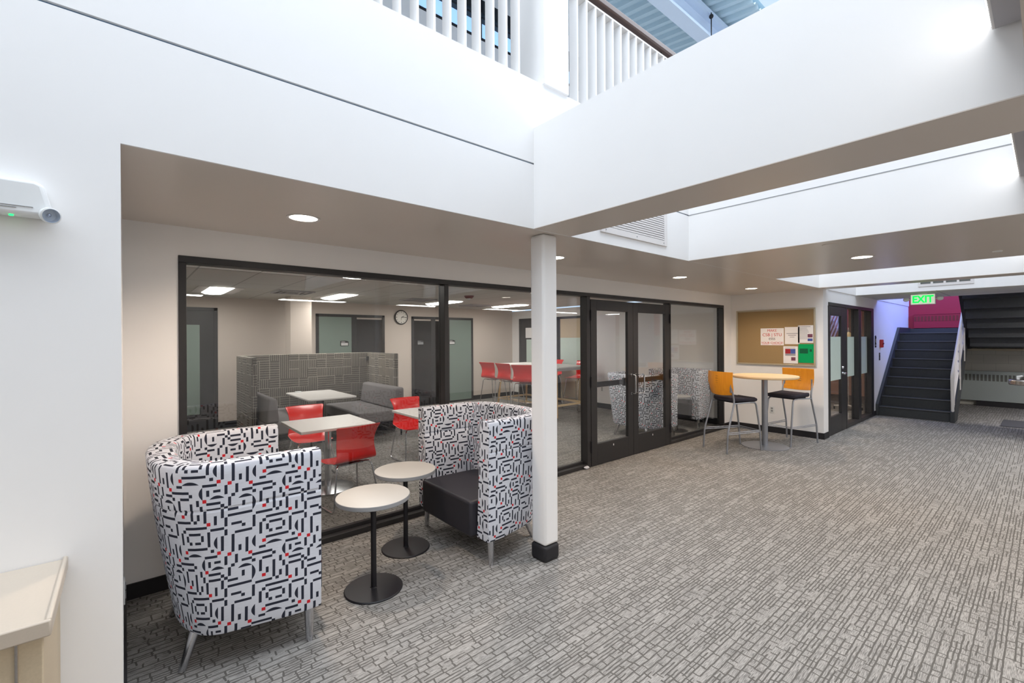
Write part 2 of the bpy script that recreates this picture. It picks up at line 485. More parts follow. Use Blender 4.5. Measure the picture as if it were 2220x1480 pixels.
# beams and slabs between the light wells
def slab(n, x0, x1, label, m='wall', bottom='soffit', zc=ZC):
    o = MB().box(x0, x1, -4, YF - 0.012, zc + 0.004, ZT).build(n, m, None, 0, False)
    tag(o, label, 'beam', None, 'structure')
    MB().box(x0, x1, -4, YF - 0.012, zc - 0.0, zc + 0.004).build('soffit_face', bottom, o, 0, False)
    return o
slab('trim_4', 2.2, 2.58, 'deep white beam crossing above the square white column')
slab('trim_5', 4.33, 6.58, 'broad white bridge slab beyond the louvred light well')
slab('trim_6', 8.35, 8.72, 'narrow white beam over the pinboard wall end')
slab('trim_7', 10.48, 12.2, 'white slab before the stair with tiled underside', 'wall', 'acoustic')
for i, x in enumerate((4.33,)):
    struct('trim_8', MB().box(x - 0.0025, x + 0.01, -1, YF - 0.012, ZB - 0.004, ZB + 0.003), 'lamedge', 'fine seam across the white face of the second light well', 'seam', smooth=False)
struct('ceiling_near', MB().box(-4, 12.2, -4, YN, ZC - 0.002, ZB), 'soffit', 'painted soffit over the viewer side of the corridor', 'ceiling', smooth=False)
struct('wall_near_upper', MB().box(-4, 12.2, -4, YN, ZB, ZT), 'wall', 'white near side of the light wells', 'wall', smooth=False)
struct('wall_near', MB().box(-4, 16, -4.1, -4, 0, 9), 'wall', 'white wall behind the viewer', 'wall', smooth=False)
struct('wall_west', MB().box(-4.1, -4, -4, 10, 0, 9), 'wall', 'white wall at the left end behind the viewer', 'wall', smooth=False)
# glazed wall surround
g = MB().box(-0.01, 0.276, YG, YG + 0.1, 0, ZC).box(0.276, 8.233, YG, YG + 0.1, 2.224, ZC).box(8.233, XB, YG, YG + 0.1, 0, ZC)
struct('wall_back', g, 'wall', 'off-white wall framing the black lounge glazing', 'wall', smooth=False)
# pinboard wall
g = MB().box(XB, 8.78, YF - 0.012, YBK, 0, ZC)
struct('wall_right', g, 'wall', 'off-white wall carrying the tan pinboard', 'wall', smooth=False)
# door wall to the classroom and on to the stair
g = MB().box(8.78, 8.85, YF, YF + 0.12, 0, ZC).box(8.85, 11.82, YF, YF + 0.12, 2.222, ZC).box(11.82, 15.6, YF, YF + 0.12, 0, 5.2)
struct('wall_corridor', g, 'wall', 'white wall around the classroom door and beside the stair', 'wall', smooth=False)
struct('wall_far', MB().box(15.5, 15.6, -4, YF, 0, 1.73), 'block', 'grey painted block wall beneath the stair', 'wall', smooth=False)
struct('wall_stair', MB().box(15.5, 15.6, -4, YF, 1.73, 5.2), 'red_wall', 'crimson wall behind the stair landing', 'wall', smooth=False)
struct('wall_classroom', MB().box(8.78, 15.6, 5.2, 5.3, 0, ZC).box(15.5, 15.6, YF + 0.12, 5.2, 0, ZC), 'pink', 'warm pink wall inside the classroom behind the narrow lights', 'wall', smooth=False)
struct('ceiling_classroom', MB().box(8.78, 15.6, YF + 0.12, 5.3, ZC, ZC + 0.08), 'acoustic', 'white tiled ceiling of the classroom', 'ceiling', smooth=False)
# lounge shell
struct('wall_lounge', MB().box(-1.2, XB, YBK, YBK + 0.1, 0, 2.6), 'taupe', 'taupe wall at the back of the lounge with the clock', 'wall', smooth=False)
struct('wall_lounge_left', MB().box(-1.2, -1.1, YG + 0.1, YBK, 0, 2.6), 'taupe', 'taupe side wall of the lounge at left', 'wall', smooth=False)
struct('ceiling_lounge', MB().box(-1.2, XB, YG + 0.1, YBK, 2.45, 2.53), 'acoustic', 'tiled ceiling of the lounge behind the glass', 'ceiling', smooth=False)
struct('column_lounge', MB().box(2.31, 2.68, 8.98, 9.35, 0, 2.45), 'taupe', 'taupe square column inside the lounge behind the booth', 'column', 0.004)
# upper level
struct('wall_upper', MB().box(-4, 16, 5.0, 5.1, 2.95, 5.72).box(-4, 2.7, 5, 5.1, 5.72, 7).box(6.7, 16, 5, 5.1, 5.72, 7).box(2.7, 6.7, 5, 5.1, 6.28, 7), 'wall', 'white wall on the upper level behind the slats', 'wall', smooth=False)
def roofz(y): return 6.2 + 0.144 * (y - 3.0)
g = MB(); nn = 0
x = -4.0
P = []
while x < 16.0:
    P += [(x, 0), (x + 0.06, 0), (x + 0.09, 0.05), (x + 0.15, 0.05), (x + 0.18, 0)]; x += 0.18
bm = g.bm
lo = [bm.verts.new((px, 2.55, roofz(2.55) + pz)) for px, pz in P]; hi = [bm.verts.new((px, 6.0, roofz(6.0) + pz)) for px, pz in P]
for i in range(len(P) - 1):
    if P[i + 1][0] > P[i][0]: bm.faces.new([lo[i], lo[i + 1], hi[i + 1], hi[i]])
# a second skin above gives the deck thickness
lo2 = [bm.verts.new((px, 2.55, roofz(2.55) + 0.12)) for px in (-4, 16)]; hi2 = [bm.verts.new((px, 6.0, roofz(6.0) + 0.12)) for px in (-4, 16)]
bm.faces.new([lo2[0], lo2[1], hi2[1], hi2[0]])
struct('ceiling_upper', g, 'deck', 'pale blue corrugated metal roof deck high above', 'ceiling', smooth=False)
g = MB().box(-4, 16, 3.02, 3.2, 5.82, 5.86).box(-4, 16, 3.1, 3.12, 5.86, 6.1).box(-4, 16, 3.0, 3.22, 6.1, 6.17)
struct('trim_9', g, 'beam', 'pale blue steel roof beam under the corrugated deck', 'beam', smooth=False)
g = MB().tube([(6.15, 2.98, 6.1), (6.15, 2.98, 5.7)], 0.008, 6).sphere((6.15, 2.98, 6.05), 0.03)
tag(g.build('hanger_rod', 'blackmetal'), 'thin dark rod hanging from the pale roof beam', 'rod')
struct('trim_10', MB().box(2.29, 2.55, YF - 0.03, 2.6, 3.47, 6.3), 'wall', 'white boxed post rising between the slatted guards', 'post', 0.004)

# clerestory window on the upper wall
w = thing('window_1', 'blue clerestory window with dark frame glimpsed between the slats', 'window', (0, 5, 5.72), kind='structure')
g = MB()
for xx in (2.7, 3.7, 4.7, 5.7, 6.66): g.box(xx, xx + 0.04, 0, 0.08, 0, 0.56)
g.box(2.7, 6.7, 0, 0.08, 0, 0.04).box(2.7, 6.7, 0, 0.08, 0.3, 0.33).box(2.7, 6.7, 0, 0.08, 0.38, 0.56)
g.build('frame', 'blackmetal', w, 0, False)
MB().box(2.7, 6.7, 0.085, 0.09, 0, 0.56).build('pane', 'winglass', w, 0, False)

# ------------------------------------------------------------------ slatted guard
for nm, xs, lab in (('guard_rail', [2.09 - 0.1125 * i for i in range(26)][::-1], 'white slatted guard on the upper floor left of the boxed post'),
                    ('guard_rail', [2.70 + 0.1125 * i for i in range(34)], 'white slatted guard with walnut handrail right of the boxed post')):
    t = thing(nm, lab, 'railing', (0, YF + 0.02, 3.47), group='slatted guards on the upper floor')
    sl = None
    for x in xs:
        if sl is None:
            sl = MB().box(0, 0.016, 0, 0.085, 0, 0.87).build('slat', 'wall', t, 0.002); sl.location = (x, 0, 0)
        else:
            c = sl.copy(); COL.objects.link(c); c.parent = t; c.location = (x, 0, 0)
    a, b_ = xs[0] - 0.05, xs[-1] + 0.08
    MB().box(a, b_, 0.005, 0.08, 0.87, 0.885).build('top_channel', 'railwhite', t)
    MB().box(a, b_, -0.01, 0.055, 0.925, 0.985).build('handrail', 'walnut', t, 0.012)
    for k in range(int((b_ - a) / 1.2) + 1): MB().cyl(a + 0.1 + 1.2 * k, 0.035, 0.885, 0.925, 0.008, n=8).build('rail_bracket', 'blackmetal', t)

# ------------------------------------------------------------------ column
c = thing('column', 'square white steel column with black rubber foot in the open corridor', 'column', (2.335, 2.39, 0), kind='structure')
MB().box(0, 0.147, 0, 0.147, 0.12, ZC).build('shaft', 'wall', c, 0.022, seg=4)
MB().box(-0.005, 0.152, -0.005, 0.152, 0, 0.12).build('base_cap', 'rubber', c, 0.024, seg=4)

# ------------------------------------------------------------------ baseboards
g = MB().box(-0.01, 0.276, YG - 0.012, YG, 0, 0.1).box(8.233, XB, YG - 0.012, YG, 0, 0.1)
struct('baseboard_back', g, 'rubber', 'black rubber base either side of the lounge glazing', 'baseboard', 0.003)
g = MB().box(XB - 0.012, XB, YF - 0.012, YG - 0.012, 0, 0.1).box(XB - 0.012, 8.79, YF - 0.024, YF - 0.012, 0, 0.1).box(11.83, 12.05, YF - 0.012, YF, 0, 0.1)
struct('baseboard_right', g, 'rubber', 'black rubber base around the pinboard wall', 'baseboard', 0.003)
g = MB().box(-1.1, XB, YBK - 0.012, YBK, 0, 0.12).box(XB - 0.012, XB, YG + 0.1, 7.3, 0, 0.12).box(XB - 0.012, XB, 9.75, YBK, 0, 0.12)
struct('baseboard_lounge', g, 'rubber', 'black rubber base around the inside of the lounge', 'baseboard', 0.003)
struct('baseboard_left', MB().box(-0.01, 0.002, YF + 0.0, YG - 0.012, 0, 0.1), 'rubber', 'black rubber base on the left reveal', 'baseboard', 0.003)

# ------------------------------------------------------------------ lounge glazing
Y0, Y1, YP = YG - 0.012, YG + 0.1, YG + 0.075
wd = thing('window_2', 'large black-framed lounge glazing of fixed panes', 'window', (0, 0, 0), kind='structure')
g = MB()
g.box(0.276, 8.233, Y0, Y1, 2.178, 2.224)
for a, b_ in ((0.276, 0.32), (2.362, 2.41), (4.462, 4.53), (6.412, 6.45), (8.188, 8.233)): g.box(a, b_, Y0, Y1, 0, 2.178)
g.box(0.32, 2.362, Y0, Y1, 0, 0.045).box(2.41, 4.462, Y0, Y1, 0, 0.045).box(6.45, 8.188, Y0, Y1, 0, 0.045)
for a, b_ in ((0.32, 2.362), (2.41, 4.462), (6.45, 8.188)):
    g.box(a, b_, YP - 0.02, YP + 0.02, 0.045, 0.075)
g.build('frame', 'black', wd, 0.003)
for a, b_ in ((0.32, 2.362), (2.41, 4.462), (6.45, 8.188)):
    MB().box(a, b_, YP - 0.004, YP + 0.004, 0.06, 2.178).build('pane', 'glass', wd, 0, False)
def leaf(name, x0, x1, hinge_left, label):
    d = thing(name, label, 'door', (x0, Y0, 0.008), kind='structure')
    W = x1 - x0
    st = 0.12
    gl0, gl1 = (0.108, W - 0.165) if hinge_left else (0.135, W - 0.205)
    gl0, gl1 = st, W - st
    g = MB().box(0, gl0, 0, 0.045, 0, 2.138).box(gl1, W, 0, 0.045, 0, 2.138).box(gl0, gl1, 0, 0.045, 0, 0.27).box(gl0, gl1, 0, 0.045, 2.0, 2.138)
    g.build('door_frame', 'black', d, 0.003)
    MB().box(gl0, gl1, 0.018, 0.026, 0.27, 2.0).build('pane', 'glass', d, 0, False)
    g = MB().box(gl0 - 0.02, gl1 + 0.02, 0.07, 0.11, 0.99, 1.06)
    g.box(gl0 - 0.06, gl0, 0.045, 0.11, 0.97, 1.08).box(gl1, gl1 + 0.06, 0.045, 0.11, 0.97, 1.08)
    g.build('push_bar', 'blackmetal', d, 0.008)
    hx = W - 0.05 if hinge_left else 0.05
    sg = 0.0 if hinge_left else 0.10
    pts = fillet([(hx, 0, 0.865), (hx, -0.075, 0.865), (hx + sg, -0.075, 0.865), (hx + sg, -0.075, 1.125), (hx, -0.075, 1.125), (hx, 0, 1.125)] if sg else
                 [(hx, 0, 0.865), (hx, -0.075, 0.865), (hx, -0.075, 1.125), (hx, 0, 1.125)], 0.03)
    g = MB().tube(pts, 0.011, 10)
    g.lathe([(0, 0), (0.016, 0), (0.016, 0.006), (0, 0.006)], 16, (hx, -0.008, 0.865), 'Y').lathe([(0, 0), (0.016, 0), (0.016, 0.006), (0, 0.006)], 16, (hx, -0.008, 1.125), 'Y')
    tag(g.build('pull_handle', 'chrome', d), 'brushed steel pull handle')
    hxx = -0.006 if hinge_left else W + 0.006
    for z in (0.25, 1.08, 1.93):
        MB().cyl(hxx, -0.008, z - 0.07, z + 0.07, 0.011, n=12).build('hinge', 'blackmetal', d)
    MB().box(W * 0.5 - 0.006, W * 0.5 + 0.006, -0.002, 0, 0.2, 0.225).build('sticker', 'paper', d, 0, False)
    if not hinge_left:
        MB().lathe([(0, -0.004), (0.016, -0.004), (0.018, 0.008), (0, 0.008)], 16, (0.05, -0.004, 1.03), 'Y').build('lock_cylinder', 'steel', d)
    return d
leaf('door_1', 4.54, 5.452, True, 'left leaf of the black double door with tall glass')
leaf('door_2', 5.458, 6.405, False, 'right leaf of the black double door with tall glass')

# ------------------------------------------------------------------ openings in the lounge back wall
def glazed(name, label, x0, x1, top, panels, facing='Y'):
    """frame against the far wall with filled panels (x0,x1,z0,z1,material,depth)"""
    if facing == 'Y': t = thing(name, label, 'door' if name.startswith('door') else 'window', (0, YBK, 0), kind='structure')
    else: t = thing(name, label, 'door' if name.startswith('door') else 'window', (XB, 0, 0), R(90), kind='structure')
    g = MB(); g.box(x0, x1, -0.03, 0.0, top - 0.06, top).box(x0, x0 + 0.06, -0.03, 0, 0, top).box(x1 - 0.06, x1, -0.03, 0, 0, top)
    g.build('frame', 'black', t, 0.002)
    for k, (a, b_, c0, c1, mm, part) in enumerate(panels):
        MB().box(a, b_, -0.022, -0.002, c0, c1).build(part, mm, t, 0.001, False)
    return t
glazed('door_3', 'black office door with frosted light at the lounge far left', 0.2, 1.32, 2.25,
       [(0.26, 1.26, 0, 2.19, 'black', 'door_leaf')])
o = [q for q in bpy.data.objects if q.name == 'door_3'][0]
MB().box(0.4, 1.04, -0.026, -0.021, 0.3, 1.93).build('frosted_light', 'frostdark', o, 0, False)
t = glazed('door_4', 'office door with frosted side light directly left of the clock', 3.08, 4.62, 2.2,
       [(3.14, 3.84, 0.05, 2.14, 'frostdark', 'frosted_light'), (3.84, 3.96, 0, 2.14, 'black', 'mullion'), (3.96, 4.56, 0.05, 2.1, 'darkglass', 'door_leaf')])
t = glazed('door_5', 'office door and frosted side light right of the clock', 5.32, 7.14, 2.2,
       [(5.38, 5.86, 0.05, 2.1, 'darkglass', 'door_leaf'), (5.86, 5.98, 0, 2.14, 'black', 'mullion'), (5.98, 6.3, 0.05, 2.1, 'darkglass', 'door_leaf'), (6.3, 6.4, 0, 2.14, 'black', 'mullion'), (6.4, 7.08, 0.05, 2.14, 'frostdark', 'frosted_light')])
# right lounge wall: door and side light (local x runs along world y)
t = glazed('door_6', 'black office door with poster in the right lounge wall', 8.2, 9.72, 2.2,
       [(8.26, 9.66, 0, 2.14, 'black', 'door_leaf')], 'X')
MB().box(8.5, 9.42, 0.0, 0.004, 0, 0.01).build('threshold', 'black', t, 0, False)
for ch in list(t.children):
    ch.location.y = 0.0
MB().box(8.6, 9.4, 0.03, 0.036, 0.9, 1.62).build('frosted_light', 'frost', t, 0, False)
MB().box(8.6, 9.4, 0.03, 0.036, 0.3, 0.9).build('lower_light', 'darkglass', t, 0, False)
tag(MB().box(XB - 0.048, XB - 0.040, 9.1, 9.42, 1.66, 1.94).build('poster', 'paper'), 'small cream poster taped to the black lounge door', 'poster')
t = glazed('window_3', 'black-framed side light with frosted band in the right lounge wall', 7.3, 8.18, 2.2,
       [(7.36, 8.12, 0.92, 1.66, 'frost', 'frosted_band'), (7.36, 8.12, 1.66, 2.14, 'cab', 'upper_light'), (7.36, 8.12, 0.08, 0.92, 'cab', 'lower_light')], 'X')
for q in ('door_6', 'window_3'):
    ob = [z for z in bpy.data.objects if z.name == q][0]
    for ch in ob.children:
        for v in ch.data.vertices:
            if v.co.y < 0.0005 or ch.name.startswith('thresh'): v.co.y = -v.co.y
def sign(x, y, z, label, rz=0, m2='paper'):
    s = thing('room_sign', label, 'sign', (x, y, z), rz, 'office name signs')
    pl = [(-0.09, -0.055), (0.09, -0.055), (0.09, 0.04), (0.03, 0.06), (-0.09, 0.055)]
    MB().prism(pl, 0, 0.008, lambda a, b, c: (a, -c, b)).build('plate', 'blackmetal', s)
    MB().box(-0.075, 0.075, -0.011, -0.008, -0.042, -0.015).box(-0.075, 0.075, -0.011, -0.008, -0.008, 0.012).build('name_strip', m2, s, 0, False)
    g = MB()
    for k in range(4): g.box(-0.07 + 0.022 * k, -0.056 + 0.022 * k, -0.010, -0.008, 0.026, 0.040)
    g.build('room_number', m2, s, 0, False)
sign(3.68, YBK - 0.024, 1.56, 'dark name sign on the frosted light left of the clock')
sign(6.47, YBK - 0.024, 1.56, 'dark name sign on the frosted light right of the clock')
sign(5.55, YBK - 0.024, 1.56, 'dim name sign on the dark glass beside the clock', 0, 'lamedge')

# clock
ck = thing('wall_clock', 'round black-rimmed wall clock high on the lounge wall', 'clock', (5.04, YBK - 0.0, 2.17))
MB().lathe([(0.0, 0.0), (0.165, 0.0), (0.175, -0.03), (0.165, -0.05), (0.15, -0.045), (0.15, -0.03), (0, -0.03)], 48, axis='Y').build('rim', 'blackmetal', ck)
MB().lathe([(0, -0.034), (0.149, -0.034), (0.149, -0.030), (0, -0.030)], 48, axis='Y').build('face', 'clockface', ck)
for k in range(12):
    a = k * PI / 6; MB().tube([(0.115 * math.sin(a), -0.036, 0.115 * math.cos(a)), (0.135 * math.sin(a), -0.036, 0.135 * math.cos(a))], 0.005 if k % 3 else 0.008, 6).build('hour_mark', 'blackmetal', ck)
for nm, a, l, r in (('hour_hand', R(68), 0.07, 0.006), ('minute_hand', R(88), 0.115, 0.004), ('second_hand', R(185), 0.07, 0.002)):
    MB().tube([(0, -0.04, 0), (l * math.sin(a), -0.04, l * math.cos(a))], r, 6).build(nm, 'blackmetal', ck)

# ------------------------------------------------------------------ classroom door and side lights
w = thing('window_4', 'black frame with two narrow side lights beside the classroom door', 'window', (0, YF, 0), kind='structure')
g = MB().box(8.85, 11.82, -0.01, 0.11, 2.165, 2.222)
for a, b_ in ((9.84, 9.9), (10.66, 10.84), (11.62, 11.82), (8.83, 8.85)): g.box(a, b_, -0.01, 0.11, 0, 2.165)
g.box(9.9, 10.66, -0.01, 0.11, 0, 0.07).box(10.84, 11.62, -0.01, 0.11, 0, 0.07)
g.build('frame', 'black', w, 0.003)
for a, b_ in ((9.9, 10.66), (10.84, 11.62)):
    p = MB().box(a, b_, 0.07, 0.078, 0.07, 2.165).build('pane', 'glass', w, 0, False)
    tag(MB().box(a, b_, 0.064, 0.069, 0.905, 1.645).build('frosted_band', 'frost', p, 0, False), 'pale frosted privacy band')
d = thing('door_7', 'black classroom door with glass light and steel lever', 'door', (8.852, YF - 0.008, 0.008), kind='structure')
g = MB().box(0, 0.08, 0, 0.045, 0, 2.15).box(0.70, 0.985, 0, 0.045, 0, 2.15).box(0.08, 0.70, 0, 0.045, 0, 0.3).box(0.08, 0.70, 0, 0.045, 2.0, 2.15)
g.build('door_frame', 'black', d, 0.003)
MB().box(0.08, 0.70, 0.02, 0.028, 0.3, 2.0).build('pane', 'glass', d, 0, False)
MB().box(0.08, 0.70, 0.012, 0.018, 0.9, 1.64).build('frosted_band', 'frost', d, 0, False)
g = MB().lathe([(0, -0.02), (0.028, -0.018), (0.03, 0), (0, 0)], 20, (0.75, 0, 1.0), 'Y').tube([(0.75, -0.02, 1.0), (0.75, -0.06, 1.0), (0.64, -0.062, 0.995)], 0.011, 10)
g.build('lever', 'chrome', d)
MB().lathe([(0, -0.025), (0.022, -0.022), (0.026, 0), (0, 0)], 20, (0.75, 0, 1.1), 'Y').build('lock_cylinder', 'chrome', d)

# signs and switches by the stair
s = thing('room_sign', 'tall dark room sign left of the red fire alarm', 'sign', (12.0, YF, 1.54))
pl = [(-0.05, -0.12), (0.05, -0.12), (0.05, 0.10), (0.0, 0.13), (-0.05, 0.12)]
MB().prism(pl, 0, 0.008, lambda a, b, c: (a, -c, b)).build('plate', 'blackmetal', s)
MB().box(-0.03, 0.0, -0.011, -0.008, -0.09, -0.06).tube([(0.0, -0.010, 0.06), (-0.015, -0.010, 0.0), (0.02, -0.010, -0.03)], 0.005, 6).build('symbol', 'paper', s)
s = thing('fire_alarm', 'red fire alarm box on the white wall by the stair', 'alarm', (12.42, YF, 1.5))
MB().box(-0.06, 0.06, -0.05, 0, -0.09, 0.08).build('housing', 'redplastic', s, 0.008)
MB().box(-0.045, 0.045, -0.062, -0.05, -0.02, 0.01).build('pull_bar', 'darkred', s, 0.003)
s = thing('light_switch', 'black two-gang light switch plate below the fire alarm', 'switch', (12.34, YF, 1.22))
MB().box(-0.04, 0.04, -0.008, 0, -0.08, 0.08).build('plate', 'blackmetal', s, 0.003)
for q in (0.02, -0.05): MB().box(-0.015, 0.015, -0.014, -0.008, q, q + 0.03).build('rocker', 'lamedge', s, 0.002)
# door sign on frame of side light
s = thing('room_sign', 'small dark room sign on the classroom side light', 'sign', (9.98, YF + 0.06, 1.53))
pl = [(-0.07, -0.11), (0.07, -0.11), (0.07, 0.04), (-0.07, 0.11)]
MB().prism(pl, 0, 0.006, lambda a, b, c: (a, -c, b)).build('plate', 'blackmetal', s)
MB().box(-0.04, 0.04, -0.009, -0.006, -0.09, -0.055).box(-0.04, 0.04, -0.009, -0.006, -0.035, 0.0).build('name_strip', 'paper', s, 0, False)

# ------------------------------------------------------------------ skeleton model in the classroom
def skeleton(loc, rz):
    t = thing('anatomical_skeleton', 'ivory teaching skeleton on a wheeled stand behind the classroom glass', 'skeleton', loc, rz)
    MB().sphere((0, 0, 1.66), 0.085, 0.85, 1.05, 1.1, 20).sphere((0, -0.05, 1.60), 0.05, 0.9, 0.8, 0.9, 12).build('skull', 'bone', t)
    g = MB()
    for k in range(22): g.sphere((0, 0.02 * math.sin(k / 21 * PI), 0.98 + k * 0.026), 0.02, 1.1, 1, 0.6, 8)
    g.build('spine', 'bone', t)
    g = MB()
    for k in range(10):
        z = 1.44 - k * 0.035; w_ = 0.085 + 0.05 * math.sin((k + 1) / 11 * PI)
        for s_ in (-1, 1):
            g.tube([(0, 0.02, z + 0.02), (s_ * w_ * 0.8, 0.05, z), (s_ * w_, -0.02, z - 0.03), (s_ * w_ * 0.6, -0.10, z - 0.05), (s_ * 0.02, -0.11, z - 0.03)], 0.006, 6)
    g.box(-0.018, 0.018, -0.12, -0.105, 1.12, 1.42)
    g.build('rib_cage', 'bone', t)
    g = MB()
    for s_ in (-1, 1):
        g.tube([(s_ * 0.03, 0.03, 0.98), (s_ * 0.12, 0.02, 1.02), (s_ * 0.13, -0.04, 0.95), (s_ * 0.09, -0.03, 0.88), (s_ * 0.02, -0.05, 0.87)], [0.02, 0.03, 0.028, 0.022, 0.015], 10)
    g.build('pelvis', 'bone', t)
    for s_ in (-1, 1):
        g = MB().tube([(s_ * 0.11, 0, 0.92), (s_ * 0.13, 0, 0.88), (s_ * 0.10, 0, 0.60), (s_ * 0.09, 0, 0.52)], [0.024, 0.016, 0.013, 0.03], 10)
        g.sphere((s_ * 0.09, -0.015, 0.505), 0.025).tube([(s_ * 0.085, 0, 0.49), (s_ * 0.08, 0, 0.44), (s_ * 0.085, 0, 0.2), (s_ * 0.085, 0.0, 0.165)], [0.028, 0.014, 0.011, 0.018], 10)
        g.tube([(s_ * 0.11, 0.01, 0.47), (s_ * 0.105, 0.01, 0.17)], 0.007, 8)
        g.tube([(s_ * 0.085, 0.04, 0.13), (s_ * 0.09, -0.03, 0.16), (s_ * 0.1, -0.16, 0.12)], [0.018, 0.022, 0.012], 8, flat=(1.6, 0.7))
        g.build('leg_bones', 'bone', t)
        g = MB().tube([(s_ * 0.04, -0.05, 1.46), (s_ * 0.17, 0.02, 1.45)], 0.008, 8).tube([(s_ * 0.18, 0, 1.43), (s_ * 0.2, 0, 1.16)], [0.018, 0.012], 8)
        g.tube([(s_ * 0.2, 0, 1.15), (s_ * 0.22, -0.02, 0.9)], [0.014, 0.009], 8).tube([(s_ * 0.22, -0.02, 0.88), (s_ * 0.23, -0.03, 0.74)], [0.02, 0.006], 8)
        g.build('arm_bones', 'bone', t)
    g = MB().tube([(0, 0.06, 0.09), (0, 0.06, 1.80), (0, 0, 1.84), (0, 0, 1.74)], 0.011, 10)
    g.build('stand_pole', 'chrome', t)
    g = MB()
    for k in range(5):
        a = k * 2 * PI / 5 + 0.3; g.tube([(0, 0.06, 0.10), (0.27 * math.cos(a), 0.06 + 0.27 * math.sin(a), 0.075)], [0.02, 0.014], 8)
    g.build('stand_base', 'fixture', t)
    for k in range(5):
        a = k * 2 * PI / 5 + 0.3
        MB().lathe([(0, -0.012), (0.03, -0.012), (0.03, 0.012), (0, 0.012)], 16, (0.27 * math.cos(a), 0.06 + 0.27 * math.sin(a), 0.03), 'X').build('caster', 'blackmetal', t)
skeleton((12.33, 2.90, 0), R(-70))
# classroom table glimpsed through the door
t = thing('classroom_table', 'pale wooden classroom table behind the door glass', 'table', (10.6, 3.9, 0))
MB().box(-0.7, 0.7, -0.35, 0.35, 0.70, 0.73).build('tabletop', 'maple', t, 0.004)
for sx in (-1, 1):
    for sy in (-1, 1): MB().box(sx * 0.64 - 0.03, sx * 0.64 + 0.03, sy * 0.3 - 0.03, sy * 0.3 + 0.03, 0, 0.70).build('leg', 'oak', t, 0.003)

